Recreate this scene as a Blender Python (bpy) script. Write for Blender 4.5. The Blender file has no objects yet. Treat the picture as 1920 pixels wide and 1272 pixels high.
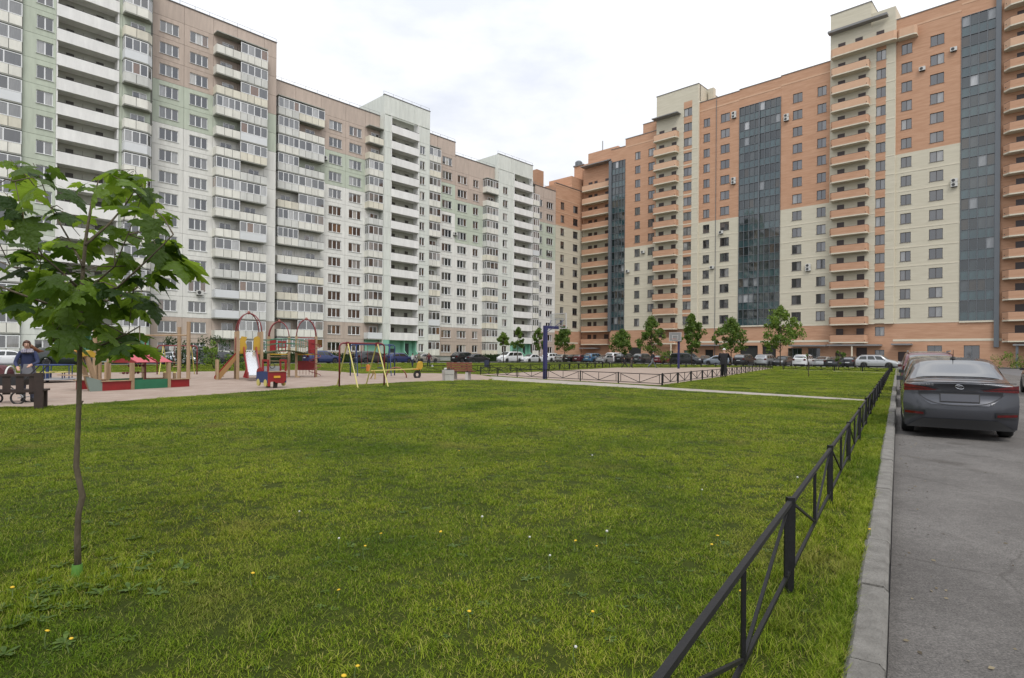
import bpy, bmesh, math, random
from mathutils import Vector, Matrix, Euler, noise
from math import sin, cos, pi, radians, sqrt
random.seed(7)
R_ = random.Random
SC = bpy.context.scene
COL = SC.collection

# ------------------------------------------------------------------ camera
cam_d = bpy.data.cameras.new('camera')
cam_d.sensor_width = 36.0
cam_d.lens = 36.0 * 1110 / 1920
cam_d.shift_y = 28 / 1920
cam_d.clip_end = 2000
cam = bpy.data.objects.new('camera', cam_d)
COL.objects.link(cam)
cam.location = (0, 0, 1.45)
cam.rotation_euler = (pi / 2, -0.008, 0)
SC.camera = cam

# ------------------------------------------------------------------ sky, sun, exposure
SUN_EL, SUN_AZ = radians(52), radians(172)
w = bpy.data.worlds.new('World'); SC.world = w; w.use_nodes = True
nt = w.node_tree; nt.nodes.clear()
def wn(t, **k):
    n = nt.nodes.new(t)
    for a, b in k.items(): setattr(n, a, b)
    return n
sky = wn('ShaderNodeTexSky', sky_type='NISHITA', sun_disc=False)
sky.sun_elevation = SUN_EL; sky.sun_rotation = SUN_AZ
tc = wn('ShaderNodeTexCoord')
mp = wn('ShaderNodeMapping'); mp.inputs['Scale'].default_value = (1.2, 1.2, 3.0)
cl = wn('ShaderNodeTexNoise'); cl.inputs['Scale'].default_value = 2.2; cl.inputs['Detail'].default_value = 7; cl.inputs['Roughness'].default_value = .55
ra = wn('ShaderNodeValToRGB')
ra.color_ramp.elements[0].position = .36; ra.color_ramp.elements[0].color = (7.3, 7.6, 8.3, 1)
ra.color_ramp.elements[1].position = .62; ra.color_ramp.elements[1].color = (10.3, 10.35, 10.5, 1)
mx = wn('ShaderNodeMix', data_type='RGBA'); mx.inputs[0].default_value = .93
bg = wn('ShaderNodeBackground'); bg.inputs['Strength'].default_value = .1
wo = wn('ShaderNodeOutputWorld')
L = nt.links.new
L(tc.outputs['Generated'], mp.inputs['Vector']); L(mp.outputs['Vector'], cl.inputs['Vector'])
L(cl.outputs['Fac'], ra.inputs['Fac'])
L(sky.outputs['Color'], mx.inputs[6]); L(ra.outputs['Color'], mx.inputs[7])
# overcast sky: brighter towards the zenith
sp = wn('ShaderNodeSeparateXYZ'); L(tc.outputs['Generated'], sp.inputs[0])
gr = wn('ShaderNodeMapRange'); gr.inputs['From Min'].default_value = 0; gr.inputs['From Max'].default_value = 1
gr.inputs['To Min'].default_value = .86; gr.inputs['To Max'].default_value = 1.55
L(sp.outputs[2], gr.inputs['Value'])
vm = wn('ShaderNodeVectorMath', operation='SCALE'); L(mx.outputs[2], vm.inputs[0]); L(gr.outputs[0], vm.inputs['Scale'])
L(vm.outputs[0], bg.inputs['Color']); L(bg.outputs['Background'], wo.inputs['Surface'])

sun_d = bpy.data.lights.new('sun', 'SUN'); sun_d.energy = 1.5; sun_d.angle = radians(25); sun_d.color = (1, .96, .9)
sun = bpy.data.objects.new('sun', sun_d); COL.objects.link(sun)
sv = Vector((sin(SUN_AZ) * cos(SUN_EL), cos(SUN_AZ) * cos(SUN_EL), sin(SUN_EL)))
sun.rotation_euler = (-sv).to_track_quat('-Z', 'Y').to_euler()
sun.location = (0, 0, 80)

vs = SC.view_settings
vs.view_transform = 'Standard'; vs.look = 'None'; vs.exposure = 0.12; vs.gamma = 1.0; vs.use_curve_mapping = False
SC.cycles.use_denoising = True
SC.cycles.max_bounces = 6; SC.cycles.diffuse_bounces = 3; SC.cycles.glossy_bounces = 3; SC.cycles.transparent_max_bounces = 8; SC.cycles.transmission_bounces = 4
SC.cycles.caustics_reflective = False; SC.cycles.caustics_refractive = False

# ------------------------------------------------------------------ materials
MATS = {}
def mat(name, col, rough=.7, var=.0, scale=3.0, col2=None, bump=0, bscale=None, metal=0, spec=.5, ior=None, rnd=0, stretch=None, detail=4, coat=0, trans=0, emit=0):
    """principled material with optional noise colour variation, bump and per-object variation"""
    if name in MATS: return MATS[name]
    m = bpy.data.materials.new(name); m.use_nodes = True; MATS[name] = m
    n = m.node_tree.nodes; l = m.node_tree.links.new
    b = n['Principled BSDF']
    b.inputs['Roughness'].default_value = rough
    b.inputs['Metallic'].default_value = metal
    b.inputs['Specular IOR Level'].default_value = spec
    if ior: b.inputs['IOR'].default_value = ior
    if coat: b.inputs['Coat Weight'].default_value = coat; b.inputs['Coat Roughness'].default_value = .06
    c = (*col, 1)
    b.inputs['Base Color'].default_value = c
    if emit: b.inputs['Emission Color'].default_value = c; b.inputs['Emission Strength'].default_value = emit
    src = None
    if var or col2 or bump or rnd:
        t = n.new('ShaderNodeTexCoord'); mpn = n.new('ShaderNodeMapping'); l(t.outputs['Object'], mpn.inputs['Vector'])
        if stretch: mpn.inputs['Scale'].default_value = stretch
        vec = mpn.outputs['Vector']
        if rnd:
            oi = n.new('ShaderNodeObjectInfo'); ad = n.new('ShaderNodeVectorMath'); ad.operation = 'ADD'
            ml = n.new('ShaderNodeVectorMath'); ml.operation = 'SCALE'; ml.inputs['Scale'].default_value = 60
            cb = n.new('ShaderNodeCombineXYZ'); l(oi.outputs['Random'], cb.inputs[0]); l(oi.outputs['Random'], cb.inputs[1])
            l(cb.outputs[0], ml.inputs[0]); l(vec, ad.inputs[0]); l(ml.outputs[0], ad.inputs[1]); vec = ad.outputs[0]
    if var or col2:
        nz = n.new('ShaderNodeTexNoise'); nz.inputs['Scale'].default_value = scale; nz.inputs['Detail'].default_value = detail; nz.inputs['Roughness'].default_value = .6
        l(vec, nz.inputs['Vector'])
        rp = n.new('ShaderNodeValToRGB'); rp.color_ramp.elements[0].position = .3; rp.color_ramp.elements[1].position = .7
        c2 = col2 if col2 else tuple(min(1, x * (1 + var)) for x in col)
        c1 = col if col2 else tuple(x * (1 - var) for x in col)
        rp.color_ramp.elements[0].color = (*c1, 1); rp.color_ramp.elements[1].color = (*c2, 1)
        l(nz.outputs['Fac'], rp.inputs['Fac']); src = rp.outputs['Color']
    if rnd:
        hs = n.new('ShaderNodeHueSaturation'); mr = n.new('ShaderNodeMapRange')
        mr.inputs['To Min'].default_value = 1 - rnd; mr.inputs['To Max'].default_value = 1 + rnd
        l(oi.outputs['Random'], mr.inputs['Value']); l(mr.outputs[0], hs.inputs['Value'])
        if src: l(src, hs.inputs['Color'])
        else: hs.inputs['Color'].default_value = c
        src = hs.outputs['Color']
    if src: l(src, b.inputs['Base Color'])
    if bump:
        bz = n.new('ShaderNodeTexNoise'); bz.inputs['Scale'].default_value = bscale or scale * 4; bz.inputs['Detail'].default_value = 5
        l(vec, bz.inputs['Vector'])
        bp = n.new('ShaderNodeBump'); bp.inputs['Strength'].default_value = bump; bp.inputs['Distance'].default_value = .02
        l(bz.outputs['Fac'], bp.inputs['Height']); l(bp.outputs['Normal'], b.inputs['Normal'])
    if trans: b.inputs['Transmission Weight'].default_value = trans
    return m

def ramp_mat(name, stops, rough=.06, ior=1.9, rnd_rough=0):
    """glass whose tone (curtain, blind, dark room behind it, painted reflection) differs from pane to pane"""
    m = bpy.data.materials.new(name); m.use_nodes = True; MATS[name] = m
    n = m.node_tree.nodes; l = m.node_tree.links.new; b = n['Principled BSDF']
    oi = n.new('ShaderNodeObjectInfo'); rp = n.new('ShaderNodeValToRGB'); rp.color_ramp.interpolation = 'CONSTANT'
    els = rp.color_ramp.elements
    els[0].position = stops[0][0]; els[0].color = (*stops[0][1], 1)
    els[1].position = stops[1][0]; els[1].color = (*stops[1][1], 1)
    for p, c in stops[2:]:
        e = els.new(p); e.color = (*c, 1)
    l(oi.outputs['Random'], rp.inputs['Fac'])
    # soft vertical folds so a curtained pane is not one flat tone
    t = n.new('ShaderNodeTexCoord'); w_ = n.new('ShaderNodeTexNoise'); mpn = n.new('ShaderNodeMapping')
    mpn.inputs['Scale'].default_value = (9, 9, .8); l(t.outputs['Object'], mpn.inputs['Vector']); l(mpn.outputs[0], w_.inputs['Vector']); w_.inputs['Scale'].default_value = 1.0
    ad = n.new('ShaderNodeMath'); ad.operation = 'MULTIPLY_ADD'; ad.inputs[1].default_value = .9; ad.inputs[2].default_value = .55; l(w_.outputs['Fac'], ad.inputs[0])
    mxx = n.new('ShaderNodeMix'); mxx.data_type = 'RGBA'; mxx.blend_type = 'MULTIPLY'; mxx.inputs[0].default_value = 1
    l(rp.outputs['Color'], mxx.inputs[6]); l(ad.outputs[0], mxx.inputs[7]); l(mxx.outputs[2], b.inputs['Base Color'])
    b.inputs['Roughness'].default_value = rough; b.inputs['IOR'].default_value = ior
    return m

def clear_glass(name, col=(.9, .95, .95), mixf=.7, rough=.03):
    m = bpy.data.materials.new(name); m.use_nodes = True; MATS[name] = m
    n = m.node_tree.nodes; l = m.node_tree.links.new; b = n['Principled BSDF']; o = n['Material Output']
    b.inputs['Base Color'].default_value = (*[c * .3 for c in col], 1); b.inputs['Roughness'].default_value = rough
    tr = n.new('ShaderNodeBsdfTransparent'); tr.inputs['Color'].default_value = (*col, 1)
    ms = n.new('ShaderNodeMixShader'); ms.inputs[0].default_value = mixf
    l(b.outputs[0], ms.inputs[1]); l(tr.outputs[0], ms.inputs[2]); l(ms.outputs[0], o.inputs['Surface'])
    return m

# ------------------------------------------------------------------ mesh helpers
class MB:
    def __init__(s): s.v = []; s.f = []; s.m = []
    def add(s, vs_, fs, mi=0):
        k = len(s.v); s.v += [tuple(p) for p in vs_]; s.f += [tuple(i + k for i in f) for f in fs]; s.m += [mi] * len(fs); return s
    def box(s, x0, x1, y0, y1, z0, z1, mi=0):
        return s.add([(x0, y0, z0), (x1, y0, z0), (x1, y1, z0), (x0, y1, z0), (x0, y0, z1), (x1, y0, z1), (x1, y1, z1), (x0, y1, z1)],
                     [(0, 3, 2, 1), (4, 5, 6, 7), (0, 1, 5, 4), (1, 2, 6, 5), (2, 3, 7, 6), (3, 0, 4, 7)], mi)
    def cbox(s, cx, cy, cz, sx, sy, sz, mi=0):
        return s.box(cx - sx / 2, cx + sx / 2, cy - sy / 2, cy + sy / 2, cz - sz / 2, cz + sz / 2, mi)
    def bar(s, a, b, wx, wz=None, mi=0):
        """box-section bar from a to b"""
        wz = wz or wx; a = Vector(a); b = Vector(b); d = (b - a).normalized()
        up = Vector((0, 0, 1)) if abs(d.z) < .95 else Vector((0, 1, 0))
        r = d.cross(up).normalized() * wx / 2; u = r.cross(d).normalized() * wz / 2
        vs_ = [a - r - u, a + r - u, a + r + u, a - r + u, b - r - u, b + r - u, b + r + u, b - r + u]
        return s.add(vs_, [(0, 1, 2, 3), (4, 7, 6, 5), (0, 4, 5, 1), (1, 5, 6, 2), (2, 6, 7, 3), (3, 7, 4, 0)], mi)
    def tube(s, pts, rad, n=8, mi=0, cap=True):
        pts = [Vector(p) for p in pts]; rads = rad if isinstance(rad, (list, tuple)) else [rad] * len(pts)
        rings = []; prev = None
        for i, p in enumerate(pts):
            d = (pts[min(i + 1, len(pts) - 1)] - pts[max(i - 1, 0)]).normalized()
            if prev is None:
                up = Vector((0, 0, 1)) if abs(d.z) < .9 else Vector((1, 0, 0)); r = d.cross(up).normalized()
            else:
                r = (prev - d * prev.dot(d)); r = r.normalized() if r.length > 1e-6 else d.orthogonal().normalized()
            prev = r; u = d.cross(r)
            rings.append([p + (r * cos(2 * pi * k / n) + u * sin(2 * pi * k / n)) * rads[i] for k in range(n)])
        vs_ = [q for ring in rings for q in ring]; fs = []
        for i in range(len(pts) - 1):
            for k in range(n):
                fs.append((i * n + k, i * n + (k + 1) % n, (i + 1) * n + (k + 1) % n, (i + 1) * n + k))
        if cap: fs.append(tuple(range(n))[::-1]); fs.append(tuple((len(pts) - 1) * n + k for k in range(n)))
        return s.add(vs_, fs, mi)
    def cyl(s, x, y, z0, z1, r, n=12, r1=None, mi=0):
        return s.tube([(x, y, z0), (x, y, z1)], [r, r if r1 is None else r1], n, mi)
    def lathe(s, prof, n=16, o=(0, 0, 0), mi=0):
        vs_ = [(o[0] + r * cos(2 * pi * k / n), o[1] + r * sin(2 * pi * k / n), o[2] + z) for r, z in prof for k in range(n)]
        fs = [(i * n + k, i * n + (k + 1) % n, (i + 1) * n + (k + 1) % n, (i + 1) * n + k) for i in range(len(prof) - 1) for k in range(n)]
        fs.append(tuple(range(n))[::-1]); fs.append(tuple((len(prof) - 1) * n + k for k in range(n)))
        return s.add(vs_, fs, mi)
    def prism(s, poly, a0, a1, axis='x', mi=0):
        """polygon (p,q) extruded along axis: x -> (y,z), y -> (x,z), z -> (x,y)"""
        def P(t, p, q): return (t, p, q) if axis == 'x' else (p, t, q) if axis == 'y' else (p, q, t)
        n = len(poly); vs_ = [P(a0, *p) for p in poly] + [P(a1, *p) for p in poly]
        fs = [tuple(range(n)), tuple(range(n, 2 * n))[::-1]] + [(i, i + n, (i + 1) % n + n, (i + 1) % n) for i in range(n)]
        return s.add(vs_, fs, mi)
    def slab(s, xs, zs, hole, y0, y1, mi=0, back=False):
        """wall slab in the xz plane with rectangular holes: one connected shell. hole(i, j) tells the open cells"""
        nx, nz = len(xs), len(zs); k0 = len(s.v); idx = {}
        def V(i, j, b):
            key = (i, j, b)
            if key not in idx: idx[key] = len(s.v); s.v.append((xs[i], y1 if b else y0, zs[j]))
            return idx[key]
        def sol(i, j): return 0 <= i < nx - 1 and 0 <= j < nz - 1 and not hole(i, j)
        def F(*q): s.f.append(q); s.m.append(mi)
        for i in range(nx - 1):
            for j in range(nz - 1):
                if not sol(i, j): continue
                F(V(i, j, 0), V(i + 1, j, 0), V(i + 1, j + 1, 0), V(i, j + 1, 0))
                if back: F(V(i, j, 1), V(i, j + 1, 1), V(i + 1, j + 1, 1), V(i + 1, j, 1))
                if not sol(i - 1, j): F(V(i, j, 0), V(i, j + 1, 0), V(i, j + 1, 1), V(i, j, 1))
                if not sol(i + 1, j): F(V(i + 1, j, 0), V(i + 1, j, 1), V(i + 1, j + 1, 1), V(i + 1, j + 1, 0))
                if not sol(i, j - 1): F(V(i, j, 0), V(i, j, 1), V(i + 1, j, 1), V(i + 1, j, 0))
                if not sol(i, j + 1): F(V(i, j + 1, 0), V(i + 1, j + 1, 0), V(i + 1, j + 1, 1), V(i, j + 1, 1))
        return s
    def mesh(s, name, mats, smooth=False):
        me = bpy.data.meshes.new(name); me.from_pydata(s.v, [], s.f)
        for m_ in (mats if isinstance(mats, (list, tuple)) else [mats]): me.materials.append(m_)
        if any(s.m): me.polygons.foreach_set('material_index', s.m)
        if smooth: me.polygons.foreach_set('use_smooth', [True] * len(s.f))
        me.update(); return me

def ob(name, me, parent=None, loc=(0, 0, 0), rot=0, m=None, scale=None):
    o = bpy.data.objects.new(name, me); COL.objects.link(o); o.location = loc
    if rot: o.rotation_euler = rot if isinstance(rot, (tuple, list)) else (0, 0, rot)
    if scale: o.scale = scale if isinstance(scale, (tuple, list)) else (scale,) * 3
    if parent: o.parent = parent
    if m: o.material_slots[0].link = 'OBJECT'; o.material_slots[0].material = m
    return o
def mk(name, mb, m, parent=None, loc=(0, 0, 0), rot=0, smooth=False): return ob(name, mb.mesh(name, m, smooth), parent, loc, rot)
def empty(name, loc, rot=0):
    o = bpy.data.objects.new(name, None); COL.objects.link(o); o.location = loc; o.rotation_euler = (0, 0, rot); o.empty_display_size = .3
    return o
def tag(o, label, cat, group=None, kind=None):
    if label: o['label'] = label
    if cat: o['category'] = cat
    if group: o['group'] = group
    if kind: o['kind'] = kind
    return o
def structure(o): o['kind'] = 'structure'; return o
def copy_tree(o, parent=None):
    c = o.copy(); COL.objects.link(c); c.parent = parent
    for ch in o.children: copy_tree(ch, c)
    return c

# ------------------------------------------------------------------ ground
TH = radians(43.4)
dL = Vector((sin(TH), cos(TH))); nL = Vector((cos(TH), -sin(TH)))      # along the pale block, and out of it towards the yard
dR = nL.copy(); nR = -dL                                                # along the brick block, and out of it
PL = Vector((-6.085, 118.5)); PR = Vector((49.876, 107.5))
RD = Vector((.546, .8378)); RN = Vector((.8378, -.546))                 # along the near road, and to its right
def rp(t, n, z=0): p = RD * t + RN * n; return (p.x, p.y, z)

def grass_mat(name, k=1.0):
    m = bpy.data.materials.new(name); m.use_nodes = True; n = m.node_tree.nodes; l = m.node_tree.links.new; b = n['Principled BSDF']
    t = n.new('ShaderNodeTexCoord')
    def nz(s, d=5): x = n.new('ShaderNodeTexNoise'); x.inputs['Scale'].default_value = s; x.inputs['Detail'].default_value = d; x.inputs['Roughness'].default_value = .65; l(t.outputs['Object'], x.inputs['Vector']); return x.outputs['Fac']
    def rampc(f, a, b_, p0=.35, p1=.65):
        r = n.new('ShaderNodeValToRGB'); r.color_ramp.elements[0].position = p0; r.color_ramp.elements[1].position = p1
        r.color_ramp.elements[0].color = (*a, 1); r.color_ramp.elements[1].color = (*b_, 1); l(f, r.inputs['Fac']); return r.outputs['Color']
    def mix(f, a, b_, bl='MIX'):
        x = n.new('ShaderNodeMix'); x.data_type = 'RGBA'; x.blend_type = bl
        if isinstance(f, float): x.inputs[0].default_value = f
        else: l(f, x.inputs[0])
        l(a, x.inputs[6]); l(b_, x.inputs[7]); return x.outputs[2]
    base = rampc(nz(9), (.050, .088, .007), (.105, .150, .016))
    big = rampc(nz(.55, 6), (.065, .110, .009), (.130, .165, .022))
    c = mix(.5, base, big)
    dry = n.new('ShaderNodeRGB'); dry.outputs[0].default_value = (.18, .15, .058, 1)
    mask = rampc(nz(.8, 7), (0, 0, 0), (.6, .6, .6), .62, .76)
    c = mix(mask, c, dry.outputs[0])
    kk = n.new('ShaderNodeRGB'); kk.outputs[0].default_value = (k, k * .92, k * .95, 1); c = mix(1.0, c, kk.outputs[0], 'MULTIPLY')
    l(c, b.inputs['Base Color']); b.inputs['Roughness'].default_value = .9; b.inputs['Specular IOR Level'].default_value = .15
    bp = n.new('ShaderNodeBump'); bp.inputs['Strength'].default_value = .8; bp.inputs['Distance'].default_value = .03
    l(nz(38, 6), bp.inputs['Height']); l(bp.outputs['Normal'], b.inputs['Normal'])
    return m
M_lawn = grass_mat('lawn_thatch', .46); M_verge = grass_mat('verge_turf', 1.0)
def asphalt_mat():
    m = bpy.data.materials.new('asphalt'); m.use_nodes = True; n = m.node_tree.nodes; l = m.node_tree.links.new; b = n['Principled BSDF']; t = n.new('ShaderNodeTexCoord')
    def nz(s, d=5, r=.6): x = n.new('ShaderNodeTexNoise'); x.inputs['Scale'].default_value = s; x.inputs['Detail'].default_value = d; x.inputs['Roughness'].default_value = r; l(t.outputs['Object'], x.inputs['Vector']); return x.outputs['Fac']
    def ramp(f, a, c, p0=.35, p1=.65):
        r = n.new('ShaderNodeValToRGB'); r.color_ramp.elements[0].position = p0; r.color_ramp.elements[1].position = p1; r.color_ramp.elements[0].color = (*a, 1); r.color_ramp.elements[1].color = (*c, 1); l(f, r.inputs['Fac']); return r.outputs[0]
    def mul(a, c): x = n.new('ShaderNodeMix'); x.data_type = 'RGBA'; x.blend_type = 'MULTIPLY'; x.inputs[0].default_value = 1; l(a, x.inputs[6]); l(c, x.inputs[7]); return x.outputs[2]
    big = ramp(nz(.9, 8, .7), (.100, .094, .090), (.155, .147, .141)); grain = ramp(nz(75, 4, .85), (.50, .50, .50), (1.55, 1.53, 1.48), .36, .66); fleck = ramp(nz(16, 6, .8), (.80, .80, .80), (1.20, 1.20, 1.19)); stain = ramp(nz(.55, 3, .5), (1, 1, 1), (.62, .60, .58), .64, .70)
    vo = n.new('ShaderNodeTexVoronoi'); vo.feature = 'DISTANCE_TO_EDGE'; vo.inputs['Scale'].default_value = .42
    wv = n.new('ShaderNodeTexNoise'); wv.inputs['Scale'].default_value = 2.2; wv.inputs['Detail'].default_value = 6; l(t.outputs['Object'], wv.inputs['Vector'])
    wm_ = n.new('ShaderNodeMix'); wm_.data_type = 'VECTOR'; wm_.inputs[0].default_value = .22; l(t.outputs['Object'], wm_.inputs[4]); l(wv.outputs['Color'], wm_.inputs[5]); l(wm_.outputs[1], vo.inputs['Vector'])
    crack = ramp(vo.outputs['Distance'], (.74, .73, .72), (1, 1, 1), .0, .006)
    l(mul(mul(mul(mul(big, grain), fleck), stain), crack), b.inputs['Base Color']); b.inputs['Roughness'].default_value = .85; b.inputs['Specular IOR Level'].default_value = .3
    bp = n.new('ShaderNodeBump'); bp.inputs['Strength'].default_value = .7; bp.inputs['Distance'].default_value = .008; l(nz(150, 3, .8), bp.inputs['Height']); l(bp.outputs[0], b.inputs['Normal'])
    return m
M_asph = asphalt_mat()
M_asph_far = mat('asphalt_far', (.13, .128, .13), .9, .15, .4, bump=.2, bscale=60)
M_sand = mat('pink_gravel', (.27, .200, .158), .95, col2=(.365, .29, .240), scale=1.6, bump=.6, bscale=70, detail=8)
M_path = mat('path_gravel', (.27, .235, .20), .95, col2=(.40, .36, .31), scale=2.5, bump=.5, bscale=60, detail=8)
M_kerb = mat('kerb_concrete', (.125, .118, .105), .9, col2=(.225, .215, .195), scale=7, bump=.8, bscale=60, rnd=.06, detail=8)

def sheet(name, pts, z, m, sub=None):
    mb = MB(); mb.add([(x, y, z) for x, y in pts], [tuple(range(len(pts)))])
    return structure(mk(name, mb, m))
def jitter(pts, amp, step, seed):
    """closed outline cut into short steps with a worn, uneven edge"""
    out = []; k = len(pts)
    for i in range(k):
        a = Vector(pts[i]); b = Vector(pts[(i + 1) % k]); n_ = max(1, int((b - a).length / step)); nn = Vector((-(b - a).y, (b - a).x)).normalized()
        for j in range(n_):
            p = a + (b - a) * j / n_
            q = noise.noise(Vector((p.x * .9, p.y * .9, seed))) + .5 * noise.noise(Vector((p.x * 2.7, p.y * 2.7, seed + 5)))
            out.append((p.x + nn.x * q * amp, p.y + nn.y * q * amp))
    return out

# the base sheet: asphalt of the drives and car parks, reaching the horizon
sheet('ground', [(-900, -300), (900, -300), (900, 1400), (-900, 1400)], -.02, M_asph_far)
# near road (one sheet, its own asphalt)
sheet('road', [rp(-25, -.03)[:2], rp(-25, 8.2)[:2], rp(86, 8.2)[:2], rp(86, -.03)[:2]], 0.0, M_asph)
# the yard's turf, bounded by the kerb and the two drives
cornL = dL * (PL.dot(dL) - 140) + nL * (PL.dot(nL) + 20.5)
corn = dL * (PR.dot(dL) - 30.8) + nL * (PL.dot(nL) + 20.5)
k_far = rp(79.6, -.10)[:2]; k_near = rp(-25, -.10)[:2]
LZ = .12
lawn = sheet('lawn', [k_near, k_far, tuple(corn), tuple(cornL), (-60, -40)], LZ, M_lawn)
# side of the yard's turf towards the drives: low kerbs
def kerb_run(name, a, b, wdt=.15, top=.15, L0=1.0, label=None):
    a = Vector(a); b = Vector(b); d = (b - a); Ln = d.length; n_ = max(1, round(Ln / L0)); st = Ln / n_; ang = math.atan2(d.y, d.x)
    root = structure(empty(name, (a.x, a.y, 0), ang))
    mb = MB(); g = .004; e = .022
    mb.prism([(0, -.05), (wdt, -.05), (wdt, top - e), (wdt - e, top), (e, top), (0, top - e)], g, st - g, 'x')
    me = mb.mesh('kerb_stone', M_kerb)
    rr = R_(3)
    for i in range(n_):
        o = ob('kerb_stone', me, root, (i * st, rr.uniform(-.004, .004), rr.uniform(-.006, .004)), (rr.uniform(-.006, .006), 0, rr.uniform(-.003, .003)))
    return root
kerb_run('kerb', rp(-3, -.036)[:2], rp(79.5, -.036)[:2])
kerb_run('kerb', tuple(corn), k_far, .15, .14, 2.0)
kerb_run('kerb', tuple(cornL + dL * 88), tuple(corn), .15, .14, 2.0)

# playground gravel, paths, ball court
play = [(-34, 13.2), (-11.85, 13.71), (-10.9, 14.0), (-10.4, 15.21), (-9.73, 17.16), (-8.41, 20.31), (-7.2, 23.54), (-4.86, 27.04), (-3.18, 29.0), (-1.2, 29.9), (-.95, 33.5), (-2.3, 38.2), (-5.45, 39.5), (-7.4, 39.0), (-9.6, 37.6), (-12.2, 41.5), (-15.5, 45.0), (-21.0, 38.5), (-29, 33.5), (-38, 29)]
play_s = sheet('playground_gravel', jitter(play, .22, .45, 1.0), LZ + .004, M_sand)
path = [(-1.0, 29.95), (3.2, 25.5), (6.7, 21.95), (9.26, 19.05), (10.65, 17.75), (11.0, 18.35), (9.1, 20.9), (6.8, 23.8), (5.2, 26.4), (1.6, 30.9), (-1.2, 35.0)]
sheet('path', jitter(path, .10, .4, 2.0), LZ + .006, M_path)
court = [(-2.2, 37.8), (1.6, 31.3), (6.45, 25.9), (13.2, 37.2), (20.4, 50.2), (27.6, 62.5), (29.8, 70.5), (17.0, 62.6), (10.8, 61.2), (3.6, 47.5)]
sheet('ball_court', jitter(court, .12, .6, 3.0), LZ + .008, M_sand)
sheet('path', jitter([(25.8, 57.2), (31.0, 48.9), (33.0, 50.0), (27.0, 58.6)], .06, .6, 4.0), LZ + .006, M_path)

# lawns and hedge strips at the feet of the two blocks
def facade_strip(name, P, d, n, u0, u1, o0, o1, z, m):
    q = [P + d * u0 + n * o0, P + d * u1 + n * o0, P + d * u1 + n * o1, P + d * u0 + n * o1]
    return sheet(name, [tuple(v) for v in q], z, m)
facade_strip('verge', PL, dL, nL, -140, 14, 0, 8.0, .10, M_verge)
facade_strip('pavement', PR, dR, nR, -46, 70, 0, 5.0, .08, mat('pavement_slabs', (.24, .235, .225), .9, .15, .8, bump=.2))

# ------------------------------------------------------------------ building materials
M_white = mat('panel_white', (.755, .75, .705), .85, .10, 1.1, bump=.15, bscale=30, rnd=.03, detail=8, stretch=(2.2, 2.2, .35))
M_green = mat('panel_green', (.505, .555, .455), .85, .09, 1.1, bump=.15, bscale=30, rnd=.03, detail=8, stretch=(2.2, 2.2, .35))
M_pale = mat('panel_pale_green', (.67, .695, .64), .85, .09, 1.1, bump=.15, bscale=30, rnd=.03, detail=8, stretch=(2.2, 2.2, .35))
M_brown = mat('panel_brown', (.51, .42, .355), .85, .10, 1.1, bump=.15, bscale=30, rnd=.03, detail=8, stretch=(2.2, 2.2, .35))
M_teal = mat('entrance_teal', (.24, .50, .38), .7, .06, 1)
M_joint = mat('joint_sealant', (.17, .17, .15), .9)
M_plinth = mat('plinth_grey', (.36, .375, .37), .9, .08, 1)
M_parapet = mat('loggia_white', (.80, .795, .77), .8, .09, 1.4, rnd=.03, detail=7, stretch=(1, 1, .25))
M_clad = mat('cladding_cream', (.76, .75, .68), .75, .10, 1.6, rnd=.07, detail=6, stretch=(1, 1, .3))
M_clad_b = mat('cladding_yellowed', (.72, .685, .57), .75, .12, 1.6, rnd=.08, detail=6, stretch=(1, 1, .3))
M_clad_c = mat('cladding_greyed', (.64, .645, .61), .75, .12, 1.6, rnd=.08, detail=6, stretch=(1, 1, .3))
M_clad2 = mat('cladding_new', (.70, .72, .73), .5, .03, 1, rnd=.03)
M_conc = mat('raw_concrete', (.34, .345, .31), .9, .15, 1.2, detail=7)
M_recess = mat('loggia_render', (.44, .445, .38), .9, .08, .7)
M_pvc = mat('pvc_white', (.80, .81, .81), .4, spec=.5)
M_dark = mat('dark_metal', (.035, .035, .035), .5)
M_roofmet = mat('roof_flashing', (.16, .155, .15), .5)
M_rail = mat('roof_rail', (.30, .31, .32), .5)
M_winL = ramp_mat('window_glass', [(0, (.010, .011, .012)), (.42, (.022, .023, .023)), (.62, (.055, .055, .053)), (.76, (.13, .13, .125)), (.86, (.28, .28, .27)), (.93, (.40, .39, .36)), (.965, (.11, .06, .03))], .04, 2.35)
M_winB = ramp_mat('balcony_glass', [(0, (.03, .031, .032)), (.25, (.075, .077, .077)), (.5, (.15, .152, .15)), (.74, (.25, .25, .245)), (.9, (.38, .38, .37)), (.965, (.16, .08, .035))], .04, 2.35)  # lighter palette: a whitish reflection is painted into the pane tones
M_winR = ramp_mat('window_glass_grey', [(0, (.014, .015, .018)), (.45, (.035, .037, .042)), (.72, (.09, .09, .095)), (.9, (.22, .22, .215))], .035, 2.4)
M_wfR = mat('window_frame_brown', (.085, .075, .075), .5)
M_brick = None

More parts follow.
